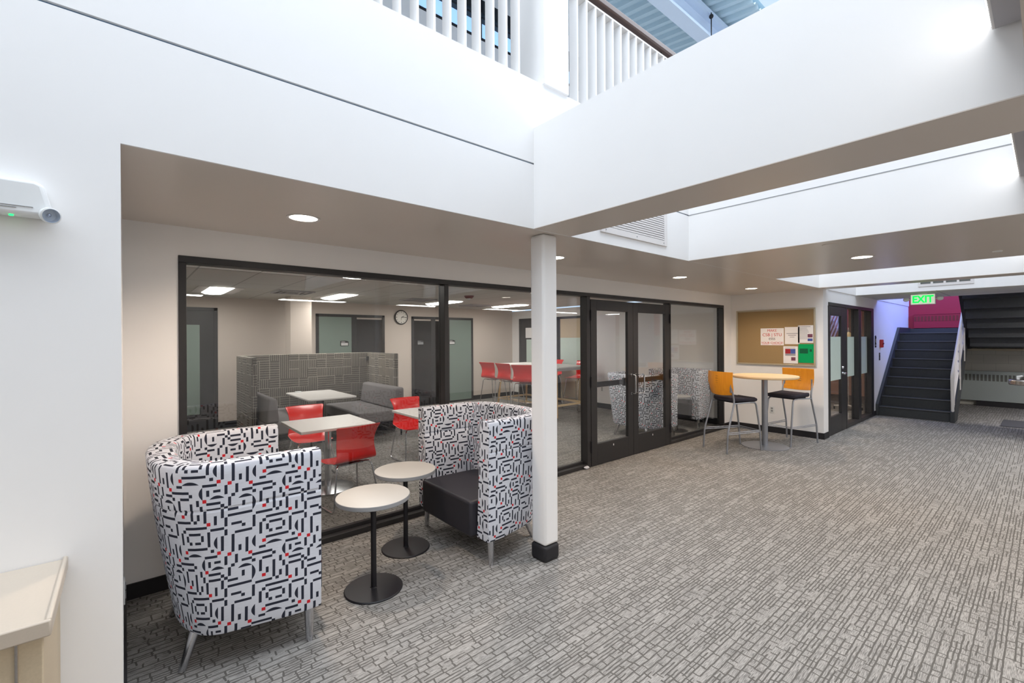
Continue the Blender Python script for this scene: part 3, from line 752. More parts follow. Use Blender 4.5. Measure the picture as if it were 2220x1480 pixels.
# ------------------------------------------------------------------ patterned tub chairs
def tub_chair():
    t = thing('tub_chair', '', 'armchair')
    # outer plan from near arm front round the back to far arm front
    hw, xf, xb = 0.515, 0.37, -0.37
    plan = []
    for k in range(9): plan.append((xf - (xf + 0.02) * k / 8.0, -hw))
    n = 26
    for k in range(1, n):
        a = -PI / 2 - PI * k / n
        ca, sa = math.cos(a), math.sin(a)
        e = 0.74
        plan.append((-0.02 + (abs(ca) ** e) * (1 if ca > 0 else -1) * (abs(xb) - 0.02), hw * (abs(sa) ** e) * (1 if sa > 0 else -1)))
    for k in range(9): plan.append((-0.02 + (xf + 0.02) * k / 8.0, hw))
    N = len(plan)
    s = [0.0]
    for a, b_ in zip(plan, plan[1:]): s.append(s[-1] + math.dist(a, b_))
    nor = []
    for i in range(N):
        a = plan[max(i - 1, 0)]; b_ = plan[min(i + 1, N - 1)]
        tx, ty = b_[0] - a[0], b_[1] - a[1]; L = math.hypot(tx, ty)
        nor.append((-ty / L, tx / L))       # outward or inward, fixed below
    c = (0.1, 0)
    nor = [(nx, ny) if (p[0] - c[0]) * nx + (p[1] - c[1]) * ny > 0 else (-nx, -ny) for p, (nx, ny) in zip(plan, nor)]
    zb, zt = 0.185, 1.05
    def outset(z, p):                        # how far the outer skin draws in below the rim
        k = (zt - z) / (zt - zb)
        back = min(max((0.25 - p[0]) / 0.55, 0), 1)
        return 0.012 * k + back * 0.105 * k ** 1.3
    prof = []                                # (offset inward, z, v)
    zz = [zb, zb + 0.02, 0.35, 0.5, 0.65, 0.80, 0.822, 0.83, 0.838, 0.86, 0.95, 1.0, 1.03]
    for z in zz: prof.append(('o', 0.006 if z == zb else (0.007 if abs(z - 0.83) < 0.001 else 0.0), z))
    prof += [('o', 0.008, 1.045), ('o', 0.022, zt), ('t', 0.055, zt + 0.003), ('i', 0.018, zt), ('i', 0.006, 1.04), ('i', 0.0, 1.02), ('i', 0.0, 0.84), ('i', 0.007, 0.83), ('i', 0.0, 0.82), ('i', 0.0, 0.6), ('i', 0.0, 0.40), ('i', 0.0, zb)]
    g = MB(); bm = g.bm; rows = []; vcs = []
    v = 0
    prev = None
    for kind, off, z in prof:
        row = []
        for p, (nx, ny) in zip(plan, nor):
            if kind == 'o': d = outset(z, p) + off
            elif kind == 't': d = 0.06
            else:
                th = 0.105 + 0.05 * (zt - z) / (zt - zb)
                back = min(max((0.25 - p[0]) / 0.55, 0), 1)
                d = th - off + back * 0.03
            row.append(bm.verts.new((p[0] - nx * d, p[1] - ny * d, z)))
        rows.append(row)
        m_ = row[N // 2].co
        if prev is not None: v += (m_ - prev).length
        prev = m_.copy(); vcs.append(v)
    for j in range(len(rows) - 1):
        for i in range(N - 1):
            f = bm.faces.new([rows[j][i], rows[j][i + 1], rows[j + 1][i + 1], rows[j + 1][i]])
            for l, (a, b_) in zip(f.loops, ((i, j), (i + 1, j), (i + 1, j + 1), (i, j + 1))): l[g.uv].uv = (s[a], vcs[b_])
    for i in range(N - 1):
        f = bm.faces.new([rows[-1][i], rows[-1][i + 1], rows[0][i + 1], rows[0][i]])
        for l in f.loops: l[g.uv].uv = (l.vert.co.x, l.vert.co.y)
    for i, fl in ((0, 1), (N - 1, -1)):
        f = bm.faces.new([r[i] for r in rows])
        for l in f.loops: l[g.uv].uv = (l.vert.co.y + 5.0, l.vert.co.z)
    g.build('shell', 'maze', t, 0.006)
    # black block seat filling the tub
    P = []
    for i, (p, (nx, ny)) in enumerate(zip(plan, nor)):
        back = min(max((0.25 - p[0]) / 0.55, 0), 1)
        d = 0.158 + back * 0.03
        P.append((p[0] - nx * d, p[1] - ny * d))
    P = [(0.425, P[0][1])] + P + [(0.425, P[-1][1])]
    MB().prism(P, 0.19, 0.455).build('seat', 'vinyl', t, 0.022, seg=3)
    for sy in (-1, 1):
        MB().tube([(0.318, sy * 0.462, 0.0), (0.318, sy * 0.462, 0.008), (0.316, sy * 0.458, 0.19)], [0.017, 0.019, 0.026], 20).build('leg', 'chrome', t)
        MB().tube([(-0.243, sy * 0.306, 0.0), (-0.24, sy * 0.303, 0.008), (-0.17, sy * 0.262, 0.20)], [0.015, 0.018, 0.027], 20).build('leg', 'chrome', t)
    return t
tub = tub_chair()
for k, (x, y, rz, lab, gr) in enumerate((
    (0.45, 3.1, 0, 'nearest black white and red patterned tub chair seen from behind', 'patterned tub chairs in the recess'),
    (2.345, 3.1, PI, 'patterned tub chair with black seat beside the white column', 'patterned tub chairs in the recess'),
    (6.60, 4.49, 0, 'patterned tub chair with its back to the double door inside the lounge', 'patterned tub chairs inside the lounge'),
    (8.12, 4.52, PI, 'patterned tub chair against the right lounge wall behind the glass', 'patterned tub chairs inside the lounge'))):
    place(tub, k > 0, (x, y, 0), rz, lab, gr)

# ------------------------------------------------------------------ round side tables
def side_table():
    t = thing('side_table', '', 'table')
    MB().lathe([(0, 0.592), (0.232, 0.592), (0.236, 0.596), (0.236, 0.618), (0.234, 0.6205)], 64).build('tabletop_edge', 'lamedge', t)
    MB().lathe([(0, 0.605), (0.2345, 0.620), (0.2345, 0.6205), (0.230, 0.6215), (0, 0.6215)], 64).build('tabletop', 'sidelam', t)
    MB().cyl(0, 0, 0.008, 0.592, 0.018, n=24).build('pole', 'blackmetal', t)
    MB().lathe([(0, 0), (0.186, 0), (0.187, 0.006), (0.182, 0.011), (0.024, 0.013), (0.02, 0.016), (0, 0.016)], 64).build('base', 'blackmetal', t)
    return t
st = side_table()
for k, (x, y, lab) in enumerate(((1.25, 2.90, 'round white side table on black pole nearest the viewer'), (1.688, 3.30, 'round white side table partly behind the nearer one, by the glass'), (7.45, 4.27, 'round side table between the two tub chairs inside the lounge'))):
    place(st, k > 0, (x, y, 0), 0, lab, 'round white side tables')

# ------------------------------------------------------------------ bar table and stools
t = thing('bar_table', 'tall round maple-topped bar table by the pinboard', 'table', (7.385, 2.79, 0))
MB().lathe([(0, 1.035), (0.44, 1.035), (0.452, 1.045), (0.452, 1.065), (0.448, 1.07), (0, 1.07)], 72).build('tabletop', 'maple', t)
MB().cyl(0, 0, 0.01, 1.035, 0.042, n=32).build('pole', 'silver', t)
MB().lathe([(0, 0), (0.32, 0), (0.32, 0.008), (0.305, 0.012), (0.05, 0.016), (0, 0.016)], 64).build('base', 'silver', t)

def bar_stool():
    t = thing('bar_stool', '', 'stool')
    # seat pad: front at +x
    P = arc(0.17, -0.15, 0.06, -PI / 2, 0, 5) + arc(0.17, 0.15, 0.06, 0, PI / 2, 5) + arc(-0.15, 0.14, 0.07, PI / 2, PI, 5) + arc(-0.15, -0.14, 0.07, PI, 1.5 * PI, 5)
    P = [(x, y * 1.08) for x, y in P]
    MB().prism(P, 0.715, 0.775, lambda a, b, c: (a, b, c - 0.028 * max(a - 0.08, 0) / 0.15 * (1 if c > 0.74 else 0.4) + 0.012 * (abs(b) / 0.2) ** 2)).build('seat', 'charcoal', t, 0.024, seg=4)
    MB().box(-0.17, 0.17, -0.17, 0.17, 0.70, 0.716).build('seat_pan', 'blackmetal', t, 0.004)
    for s_ in (-1, 1):
        # rear leg rises to carry the back
        MB().tube(fillet([(-0.36, s_ * 0.238, 0), (-0.34, s_ * 0.235, 0.28), (-0.21, s_ * 0.222, 0.72), (-0.255, s_ * 0.222, 0.93)], 0.05), 0.0125, 12).build('rear_leg', 'silver', t)
        MB().tube(fillet([(0.285, s_ * 0.20, 0), (0.26, s_ * 0.20, 0.32), (0.20, s_ * 0.19, 0.70), (0.10, s_ * 0.19, 0.705)], 0.05), 0.0125, 12).build('front_leg', 'silver', t)
        MB().tube([(-0.215, s_ * 0.222, 0.70), (0.1, s_ * 0.19, 0.705)], 0.010, 10).build('side_rail', 'silver', t)
        MB().box(-0.011, 0.011, -0.012, 0.012, 0, 0.13).build('back_bracket', 'silver', t, 0.004).location = (-0.262, s_ * 0.212, 0.86)
    g = MB()
    for z in (0.27, 0.292):
        for s_ in (-1, 1): g.tube([(-0.34, s_ * 0.234, z), (0.262, s_ * 0.20, z)], 0.0065, 8)
        g.tube([(0.262, -0.2, z), (0.262, 0.2, z)], 0.0065, 8)
    g.build('footrest', 'silver', t)
    # curved wooden back with slots
    g = MB(); bm = g.bm; nu, nv = 17, 9; th = 0.011
    def bp(u, v, o):
        y = (u - 0.5) * 0.49; z = 0.825 + v * 0.325
        x = -0.275 + 0.055 * (abs(u - 0.5) * 2) ** 2 - 0.02 * math.sin(v * PI) * 0.6 - 0.05 * v + 0.02 * v * v + o
        rc = 0.90 + 0.10 * math.sin(min(v * 3, 1) * PI / 2) if v < 0.33 else 1.0
        z += -0.018 * (1 - v) * (1 - (abs(u - 0.5) * 2) ** 2)
        return (x, y * rc, z)
    A = [[bm.verts.new(bp(i / (nu - 1), j / (nv - 1), 0)) for i in range(nu)] for j in range(nv)]
    B = [[bm.verts.new(bp(i / (nu - 1), j / (nv - 1), -th)) for i in range(nu)] for j in range(nv)]
    def hole(i, j): return False
    for j in range(nv - 1):
        for i in range(nu - 1):
            bm.faces.new([A[j][i], A[j][i + 1], A[j + 1][i + 1], A[j + 1][i]])
            bm.faces.new([B[j][i], B[j + 1][i], B[j + 1][i + 1], B[j][i + 1]])
    for i in range(nu - 1):
        bm.faces.new([A[0][i], B[0][i], B[0][i + 1], A[0][i + 1]]); bm.faces.new([A[-1][i], A[-1][i + 1], B[-1][i + 1], B[-1][i]])
    for j in range(nv - 1):
        bm.faces.new([A[j][0], A[j + 1][0], B[j + 1][0], B[j][0]]); bm.faces.new([A[j][-1], B[j][-1], B[j + 1][-1], A[j + 1][-1]])
    bk = g.build('backrest', 'bent', t, 0.004)
    g = MB()
    for k in range(5):
        z = 0.95 + k * 0.033; w_ = 0.05 - 0.005 * abs(k - 2)
        v_ = (z - 0.825) / 0.325
        pts = []
        for i in range(7):
            yy = -w_ + 2 * w_ * i / 6; q = bp(yy / 0.49 + 0.5, v_, 0); pts.append((q[0] - th / 2, yy, z + 0.006 * math.sin(i / 6 * PI)))
        g.tube(pts, [0.002, 0.006, 0.0075, 0.008, 0.0075, 0.006, 0.002], 6, flat=(1.0, 0.45))
    tag(g.build('back_slots', 'walnut', bk), 'dark curved slots cut in the back')
    return t
bs = bar_stool()
place(bs, False, (6.89, 3.02, 0), R(-23.5), 'bar stool with amber wooden back nearest the double door', 'amber-backed bar stools')
place(bs, True, (7.90, 2.64, 0), R(168), 'bar stool with amber wooden back under the pinned papers', 'amber-backed bar stools')

# ------------------------------------------------------------------ red shell chairs
def red_chair(h, name):
    t = thing(name, '', 'chair' if h < 0.6 else 'stool')
    g = MB(); bm = g.bm; nu, nv = 15, 22; th = 0.008
    def sp(u, v):
        y = (u - 0.5) * 2
        if v < 0.5:                                    # seat pan, front to rear
            k = v / 0.5; x = 0.21 - 0.37 * k; z = h - 0.035 * math.sin(k * PI) * 0.8 - (0.03 * (1 - k) ** 3) + 0.012 * y * y; w_ = 0.225 - 0.02 * (1 - k) ** 2
            zc = 0.0
            return (x, y * w_, z + zc)
        k = (v - 0.5) / 0.5
        ang = min(k / 0.22, 1) * R(78)
        if k < 0.22:
            x = -0.16 - 0.06 * math.sin(ang); z = h + 0.06 * (1 - math.cos(ang))
        else:
            kk = (k - 0.22) / 0.78; x = -0.2187 - 0.012 * kk - 0.055 * kk ** 2.2 + 0.02 * math.sin(kk * PI) ; z = h + 0.0475 + 0.31 * kk
        w_ = 0.225 - 0.025 * math.sin(min(k, 1) * PI) + (0.0 if k < .8 else 0.012 * (k - .8) / .2)
        x += 0.035 * y * y * min(k * 2, 1)
        return (x, y * w_, z)
    A = [[bm.verts.new(sp(i / (nu - 1), j / (nv - 1))) for i in range(nu)] for j in range(nv)]
    for j in range(nv - 1):
        for i in range(nu - 1): bm.faces.new([A[j][i], A[j][i + 1], A[j + 1][i + 1], A[j + 1][i]])
    o = g.build('shell', 'red', t, 0, recalc=True)
    md = o.modifiers.new('Solid', 'SOLIDIFY'); md.thickness = th; md.offset = 0
    md = o.modifiers.new('Sub', 'SUBSURF'); md.levels = 1; md.render_levels = 1
    sp_ = 0.05 if h > 0.6 else 0.02
    for s_ in (-1, 1):
        pts = fillet([(-0.05, s_ * 0.10, h - 0.045), (-0.15, s_ * 0.18, h - 0.03), (-0.19 - sp_, s_ * (0.235 + sp_ * 0.3), 0.011), (0.2 + sp_, s_ * (0.225 + sp_ * 0.3), 0.011), (0.15, s_ * 0.19, h - 0.05), (0.05, s_ * 0.10, h - 0.05)], 0.05)
        MB().tube(pts, 0.0085, 10).build('sled_leg', 'chrome', t)
    g = MB().box(-0.09, 0.09, -0.13, 0.13, h - 0.055, h - 0.043)
    if h > 0.6: g.tube([(0.195, -0.215, 0.28), (0.195, 0.215, 0.28)], 0.008, 8)
    g.build('cross_bar', 'chrome', t)
    return t
rc = red_chair(0.46, 'shell_chair')
for k, (x, y, a, lab) in enumerate((
    (1.70, 4.58, 97, 'red shell chair with its back to the glass at the nearer cafe table'),
    (1.74, 5.88, -90, 'red shell chair on the far side of the nearer cafe table'),
    (3.05, 5.72, -90, 'red shell chair at the cafe table half hidden by the patterned tub chair'))):
    place(rc, k > 0, (x, y, 0), R(a), lab, 'red shell chairs at the cafe tables')
rs = red_chair(0.76, 'shell_stool')
for k, (x, y, a, lab) in enumerate((
    (6.45, 8.25, 10, 'tall red shell stool leftmost at the high table'),
    (6.42, 7.62, 4, 'tall red shell stool second from left at the high table'),
    (6.32, 7.02, 30, 'tall red shell stool nearest the white column at the high table'),
    (8.03, 8.0, 180, 'tall red shell stool at the far side of the high table, farther one'),
    (8.0, 7.1, 178, 'tall red shell stool at the far side of the high table, nearer one'))):
    place(rs, k > 0, (x, y, 0), R(a), lab, 'red shell stools at the high table')

# cafe tables
def cafe_table(name, lx, ly, ztop, metal, m_edge='lamedge'):
    t = thing(name, '', 'table')
    MB().box(-lx / 2, lx / 2, -ly / 2, ly / 2, ztop - 0.03, ztop).build('tabletop', 'laminate', t, 0.006)
    MB().cyl(0, 0, 0.02, ztop - 0.03, 0.035, n=24).build('pole', metal, t)
    MB().lathe([(0, 0), (0.27, 0), (0.27, 0.008), (0.04, 0.03), (0, 0.03)], 48).build('base', metal, t)
    return t
ct = cafe_table('cafe_table', 0.78, 0.78, 0.73, 'chrome')
place(ct, False, (1.72, 5.20, 0), 0, 'square white cafe table with chrome pole nearest the glass', 'square cafe tables')
place(ct, True, (3.02, 5.12, 0), 0, 'square white cafe table half hidden by the patterned tub chair', 'square cafe tables')

# ------------------------------------------------------------------ booth
bt = thing('booth', 'high-sided grey patterned booth with two facing benches in the lounge', 'booth', (0, 0, 0))
MB().box(1.50, 3.70, 8.80, 8.86, 0.02, 1.39).build('back_screen', 'booth', bt, 0.012)
MB().box(1.43, 1.50, 7.62, 8.86, 0.02, 1.385).build('side_screen', 'booth', bt, 0.012)
MB().box(3.70, 3.77, 7.62, 8.86, 0.02, 1.39).build('side_screen', 'booth', bt, 0.012)
MB().box(3.655, 3.70, 8.76, 8.80, 1.24, 1.31).build('corner_clip', 'blackmetal', bt, 0.004)
for nm, x0, x1, cx0, cx1, tilt in (('left', 1.52, 2.20, 1.52, 1.70, 1), ('right', 2.86, 3.68, 3.48, 3.68, -1)):
    o = MB().box(x0, x1, 7.18, 8.78, 0.27, 0.45).build('bench_seat', 'greyfab', bt, 0.03, seg=3)
    yb = 7.18 if tilt > 0 else 7.22
    P = [(cx0, 0.45), (cx1, 0.45), (cx1 - 0.03, 0.80), (cx0 + 0.03, 0.82)] if tilt > 0 else [(cx0, 0.45), (cx1, 0.45), (cx1 - 0.0, 0.82), (cx0 + 0.06, 0.81)]
    MB().prism(P, yb, 8.7, lambda a, b, c: (a, c, b)).build('back_cushion', 'greyfab', bt, 0.035, seg=3)
    g = MB().box(x0 + 0.03, x1 - 0.03, 7.22, 7.25, 0.235, 0.27).box(x0 + 0.03, x1 - 0.03, 8.7, 8.73, 0.235, 0.27).box(x0 + 0.03, x0 + 0.06, 7.22, 8.73, 0.235, 0.27).box(x1 - 0.06, x1 - 0.03, 7.22, 8.73, 0.235, 0.27)
    g.build('bench_frame', 'blackmetal', bt)
    for xx in (x0 + 0.05, x1 - 0.05):
        for yy in (7.24, 8.71): MB().cyl(xx, yy, 0, 0.24, 0.014, 0.018, n=12).build('leg', 'blackmetal', bt)
t = thing('booth_table', 'white rounded table standing inside the grey booth', 'table', (2.50, 7.93, 0))
P = arc(0.33, -0.6, 0.05, -PI / 2, 0, 5) + arc(0.33, 0.6, 0.05, 0, PI / 2, 5) + arc(-0.33, 0.6, 0.05, PI / 2, PI, 5) + arc(-0.33, -0.6, 0.05, PI, 1.5 * PI, 5)
MB().prism(P, 0.705, 0.73).build('tabletop', 'laminate', t, 0.006)
MB().box(-0.05, 0.05, -0.05, 0.05, 0.02, 0.705).build('pole', 'blackmetal', t, 0.008)
MB().box(-0.25, 0.25, -0.4, 0.4, 0, 0.02).build('base', 'blackmetal', t, 0.006)
MB().lathe([(0, 0.728), (0.06, 0.728), (0.055, 0.745), (0, 0.748)], 24, (-0.2, 0.55, 0)).build('power_outlet', 'plastic', t)

# high table
t = thing('high_table', 'long white high table on angled oak legs at the lounge rear', 'table', (7.25, 7.55, 0))
MB().box(-0.5, 0.5, -1.05, 1.05, 1.02, 1.05).build('tabletop', 'laminate', t, 0.005)
MB().box(-0.42, 0.42, -0.95, 0.95, 0.96, 1.02).build('apron', 'fixture', t, 0.004)
for sx in (-1, 1):
    for sy in (-1, 1):
        MB().tube([(sx * 0.46, sy * 0.98, 0), (sx * 0.40, sy * 0.90, 0.96)], [0.026, 0.04], 4).build('leg', 'oak', t)
g = MB().box(-0.44, 0.44, -0.96, -0.92, 0.22, 0.26).box(-0.44, 0.44, 0.92, 0.96, 0.22, 0.26).box(-0.46, -0.42, -0.96, 0.96, 0.22, 0.26).box(0.42, 0.46, -0.96, 0.96, 0.22, 0.26)
g.build('foot_rail', 'maple', t, 0.003)

# ------------------------------------------------------------------ pinboard and papers (board plane x = XB)
def text_obj(s, size, m, parent, loc, name='lettering', ext=0.0008, off=0.0):
    cu = bpy.data.curves.new(name, 'FONT'); cu.body = s; cu.size = size; cu.extrude = ext; cu.align_x = 'CENTER'; cu.offset = off
    tmp = bpy.data.objects.new(name + '_tmp', cu); COL.objects.link(tmp)
    dg = bpy.context.evaluated_depsgraph_get(); dg.update()
    me = bpy.data.meshes.new_from_object(tmp.evaluated_get(dg)); bpy.data.objects.remove(tmp)
    me.materials.clear(); me.materials.append(M[m])
    o = bpy.data.objects.new(name, me); COL.objects.link(o); o.parent = parent; o.location = loc; o.rotation_euler = (R(90), 0, 0)
    return o
b = thing('pinboard', 'wide tan pinboard in a pale metal frame on the end wall', 'noticeboard', (XB, 3.07, 1.645), R(-90))
# local: x -> world -y (right in view), y -> world x (into wall)
MB().box(-0.60, 0.60, -0.018, 0.0, -0.455, 0.455).build('cork_panel', 'cork', b, 0, False)
g = MB().box(-0.625, -0.60, -0.028, 0, -0.48, 0.48).box(0.60, 0.625, -0.028, 0, -0.48, 0.48).box(-0.60, 0.60, -0.028, 0, -0.48, -0.455).box(-0.60, 0.60, -0.028, 0, 0.455, 0.48)
g.build('frame', 'alu', b, 0.003)
def paper(ly, z0, z1, w_, label, m='paper', tilt=0):
    p = thing('notice', label, 'paper', (XB - 0.021, ly, (z0 + z1) / 2), R(-90), 'papers on the pinboard')
    h = (z1 - z0) / 2
    MB().box(-w_ / 2, w_ / 2, -0.0015, 0.0, -h, h).build('sheet', m, p, 0, False)
    p.rotation_euler = (0, tilt, R(-90))
    return p
p = paper(3.095, 1.507, 1.80, 0.37, 'handwritten sign in red and black marker on the pinboard')
for s_, sz, mm, z in (('MAKE', 0.058, 'inkred', 0.088), ('CSB | STU', 0.072, 'inkred', 0.010), ('ESSS', 0.055, 'inkblack', -0.055), ('YOUR CHOICE!', 0.05, 'inkred', -0.122)):
    text_obj(s_, sz, mm, p, (0, -0.003, z))
MB().box(-0.16, -0.05, -0.003, -0.0015, -0.134, -0.130).box(0.0, 0.14, -0.003, -0.0015, -0.134, -0.130).build('underline', 'inkred', p, 0, False)
p = paper(2.785, 1.527, 1.815, 0.222, 'white sheet with three short grey lines on the pinboard')
MB().box(-0.085, 0.085, -0.003, -0.0015, 0.03, 0.040).box(-0.06, 0.06, -0.003, -0.0015, 0.0, 0.010).box(-0.035, 0.035, -0.003, -0.0015, -0.03, -0.022).build('printed_lines', 'inkgrey', p, 0, False)
p = paper(2.586, 1.55, 1.838, 0.222, 'white notice with small photos at the top right of the pinboard')
g = MB()
for k in range(9): g.box(-0.095, (-0.095 + 0.12) if k > 3 else 0.02 + 0.01 * k, -0.003, -0.0015, 0.095 - k * 0.022, 0.101 - k * 0.022)
g.box(-0.095, 0.07, -0.003, -0.0015, 0.118, 0.126).build('printed_lines', 'inkgrey', p, 0, False)
MB().box(0.03, 0.10, -0.003, -0.0015, -0.055, 0.0).build('printed_photo', 'photo', p, 0, False)
MB().box(0.03, 0.10, -0.003, -0.0015, -0.115, -0.072).build('printed_photo', 'photoblue', p, 0, False)
p = paper(2.81, 1.204, 1.492, 0.218, 'white flyer with red and blue photos low on the pinboard')
MB().box(-0.08, 0.0, -0.003, -0.0015, 0.02, 0.10).build('printed_photo', 'photored', p, 0, False)
MB().box(0.0, 0.075, -0.003, -0.0015, 0.02, 0.10).build('printed_photo', 'photoblue', p, 0, False)
MB().box(-0.08, 0.075, -0.003, -0.0015, -0.015, 0.018).box(-0.08, 0.07, -0.003, -0.0015, 0.112, 0.118).build('printed_lines', 'inkgrey', p, 0, False)
MB().box(0.01, 0.075, -0.003, -0.0015, -0.095, -0.038).build('printed_photo', 'photo', p, 0, False)
p = paper(2.582, 1.222, 1.53, 0.222, 'bright green flyer at the lower right of the pinboard', 'green')
MB().box(-0.09, 0.03, -0.003, -0.0015, 0.0, 0.08).build('printed_photo', 'darkgreen', p, 0, False)
MB().box(0.055, 0.085, -0.003, -0.0015, 0.03, 0.07).build('printed_emblem', 'darkgreen', p, 0, False)
def outlet(loc, rz, label):
    o = thing('wall_outlet', label, 'outlet', loc, rz)
    MB().box(-0.036, 0.036, -0.006, 0, -0.058, 0.058).build('plate', 'plastic', o, 0.003)
    MB().box(-0.017, 0.017, -0.010, -0.006, 0.008, 0.036).box(-0.017, 0.017, -0.010, -0.006, -0.036, -0.008).build('socket', 'lamedge', o, 0.003)
outlet((XB, 3.11, 0.395), R(-90), 'white wall outlet behind the bar table')
outlet((XB, 6.80, 0.45), R(-90), 'white wall outlet inside the lounge seen through the door')
outlet((-0.01, 3.0, 0.40), R(90), 'white wall outlet on the narrow left reveal')

# ------------------------------------------------------------------ ceiling fittings
def downlight(x, y, label, used=[None]):
    if used[0] is None:
        t = thing('downlight', label, 'light', (x, y, ZC), group='round recessed downlights')
        MB().lathe([(0.082, 0.0), (0.098, 0.0), (0.099, -0.005), (0.083, -0.004)], 40).build('trim_ring', 'fixture', t)
        MB().lathe([(0, -0.0025), (0.083, -0.0025), (0.083, -0.0005), (0, -0.0005)], 40).build('lens', 'lamp', t)
        used[0] = t
    else:
        t = copy_tree(used[0]); t.location = (x, y, ZC); t['label'] = label
    l = bpy.data.lights.new('downlight_beam', 'SPOT'); l.energy = 92; l.color = (1, 0.80, 0.62); l.spot_size = R(150); l.spot_blend = 0.8; l.shadow_soft_size = 0.08
    lo_ = bpy.data.objects.new('downlight_beam', l); COL.objects.link(lo_); lo_.location = (x, y, ZC - 0.012)
downlight(0.865, 3.05, 'recessed downlight above the nearest tub chair')
downlight(3.14, 3.05, 'recessed downlight just right of the white column top')
downlight(5.41, 3.05, 'recessed downlight above the double door')
downlight(7.57, 3.05, 'recessed downlight above the bar table')
downlight(5.45, 1.17, 'recessed downlight in the bridge slab out over the corridor')
tag(MB().lathe([(0, -0.006), (0.055, -0.005), (0.06, 0), (0, 0)], 32, (4.5, 1.18, ZC)).build('cover_plate', 'soffit'), 'flat round cover plate on the bridge slab left of its downlight', 'cover plate')
tag(MB().lathe([(0, -0.008), (0.03, -0.006), (0.035, 0), (0, 0)], 24, (6.06, 0.30, ZC)).build('fire_sprinkler', 'plastic'), 'small pale sprinkler cover at the right end of the bridge slab', 'sprinkler')

# linear boxed luminaires in the light wells
for k, (x0, x1, lab) in enumerate(((-0.6, 2.188, 'white boxed linear light along the near edge of the first light well'), (2.582, 4.328, 'white boxed linear light along the near edge of the louvred light well'), (6.582, 8.348, 'white boxed linear light in the third light well'))):
    t = thing('linear_light', lab, 'light', (x0, YN, 2.655), group='boxed linear lights in the light wells')
    L = x1 - x0
    MB().box(0, L, 0.0, 0.078, 0.004, 0.16).build('housing', 'fixture', t, 0.003)
    MB().box(0.01, L - 0.01, 0.006, 0.070, 0.0, 0.004).build('underside_panel', 'fixgrey', t, 0, False)
    MB().box(0.01, L - 0.01, 0.078, 0.082, 0.012, 0.06).build('diffuser', 'linear', t, 0, False)

# louvre grille on the second light well
t = thing('louvre_grille', 'white louvred air grille high in the second light well', 'vent', (2.93, YF - 0.012, 2.508))
MB().box(0.05, 0.93, -0.004, 0.0, 0.05, 0.32).build('backing', 'grille', t, 0, False)
g = MB().box(0, 0.05, -0.014, 0, 0, 0.36).box(0.93, 0.98, -0.014, 0, 0, 0.36).box(0.05, 0.93, -0.014, 0, 0, 0.05).box(0.05, 0.93, -0.014, 0, 0.31, 0.36)
g.build('frame', 'fixture', t, 0.002)
for k in range(13):
    o = MB().box(0.05, 0.93, -0.012, -0.004, 0, 0.014).build('slat', 'fixture', t, 0, False) if k == 0 else o.copy()
    if k: COL.objects.link(o); o.parent = t
    o.location = (0, 0, 0.055 + k * 0.02)
for k in range(3): MB().lathe([(0, -0.003), (0.005, -0.003), (0.005, 0), (0, 0)], 10, (0.06 + 0.43 * k, -0.014, 0.025), 'Y').build('screw', 'lamedge', t)
# return grille over the stair corridor
t = thing('return_grille', 'white slotted return grille on the slab before the stair', 'vent', (10.48, 1.46, 2.50), R(-90))
MB().box(0, 0.68, -0.012, 0, 0, 0.14).build('frame', 'fixture', t, 0.002)
for k in range(4): MB().box(0.03 + k * 0.16, 0.16 + k * 0.16, -0.014, -0.010, 0.045, 0.11).build('slot', 'grille', t, 0, False)

# exit sign with lamp heads
M['exitface'] = emis('lit_sign_face', (226, 228, 212), 0.5)
t = thing('exit_sign', 'green-lettered EXIT sign with two lamp heads below the tiled ceiling', 'sign', (11.0, 1.47, 2.32), R(-90))
MB().box(-0.17, 0.17, -0.025, 0.025, -0.10, 0.09).build('housing', 'plastic', t, 0.006)
MB().box(-0.162, 0.162, -0.0265, -0.025, -0.092, 0.082).build('lit_face', 'exitface', t, 0, False)
text_obj('EXIT', 0.175, 'exit', t, (0, -0.028, -0.062), 'letters', 0.002, 0.007).scale = (0.80, 1.0, 1.0)
MB().box(-0.06, 0.06, -0.03, 0.03, 0.088, 0.10).build('canopy', 'plastic', t, 0.002)
for s_ in (-1, 1):
    g = MB().tube([(s_ * 0.17, 0, 0.0), (s_ * 0.21, 0, 0.0)], 0.012, 8).sphere((s_ * 0.23, -0.01, 0.0), 0.042, 1.1, 0.7, 0.9, 16)
    g.build('lamp_head', 'plastic', t)

# emergency light on the left wall
t = thing('emergency_light', 'white emergency lamp unit with round clear head on the left wall', 'light', (-0.33, YF - 0.012, 2.14))
P = [(-0.14, -0.055), (0.125, -0.055), (0.135, -0.03), (0.115, 0.055), (0.095, 0.065), (-0.14, 0.065)]
MB().prism(P, 0, 0.07, lambda a, b, c: (a, -c, b)).build('housing', 'plastic', t, 0.012, seg=4)
MB().box(-0.01, 0.05, -0.0725, -0.07, -0.035, -0.033).box(0.0, 0.09, -0.0725, -0.07, -0.028, -0.0265).build('seam', 'lamedge', t, 0, False)
MB().lathe([(0, 0.0), (0.006, 0.0), (0.006, 0.004), (0, 0.004)], 12, (0.035, -0.045, -0.0595)).build('status_led', 'led', t)
h = MB().lathe([(0.0, 0.0), (0.022, 0.0), (0.027, -0.02), (0.028, -0.034), (0.024, -0.036), (0.021, -0.012), (0, -0.008)], 28, (0, 0, 0), 'Y').build('lamp_head', 'plastic', t)
h.location = (0.122, -0.062, -0.045); h.rotation_euler = (R(15), 0, R(25))
q = MB().lathe([(0, -0.034), (0.024, -0.033), (0.024, -0.036), (0, -0.040)], 28, (0, 0, 0), 'Y').build('lens', 'lens', h)
MB().sphere((0, -0.018, 0), 0.007, n=10).build('bulb', 'chrome', h)

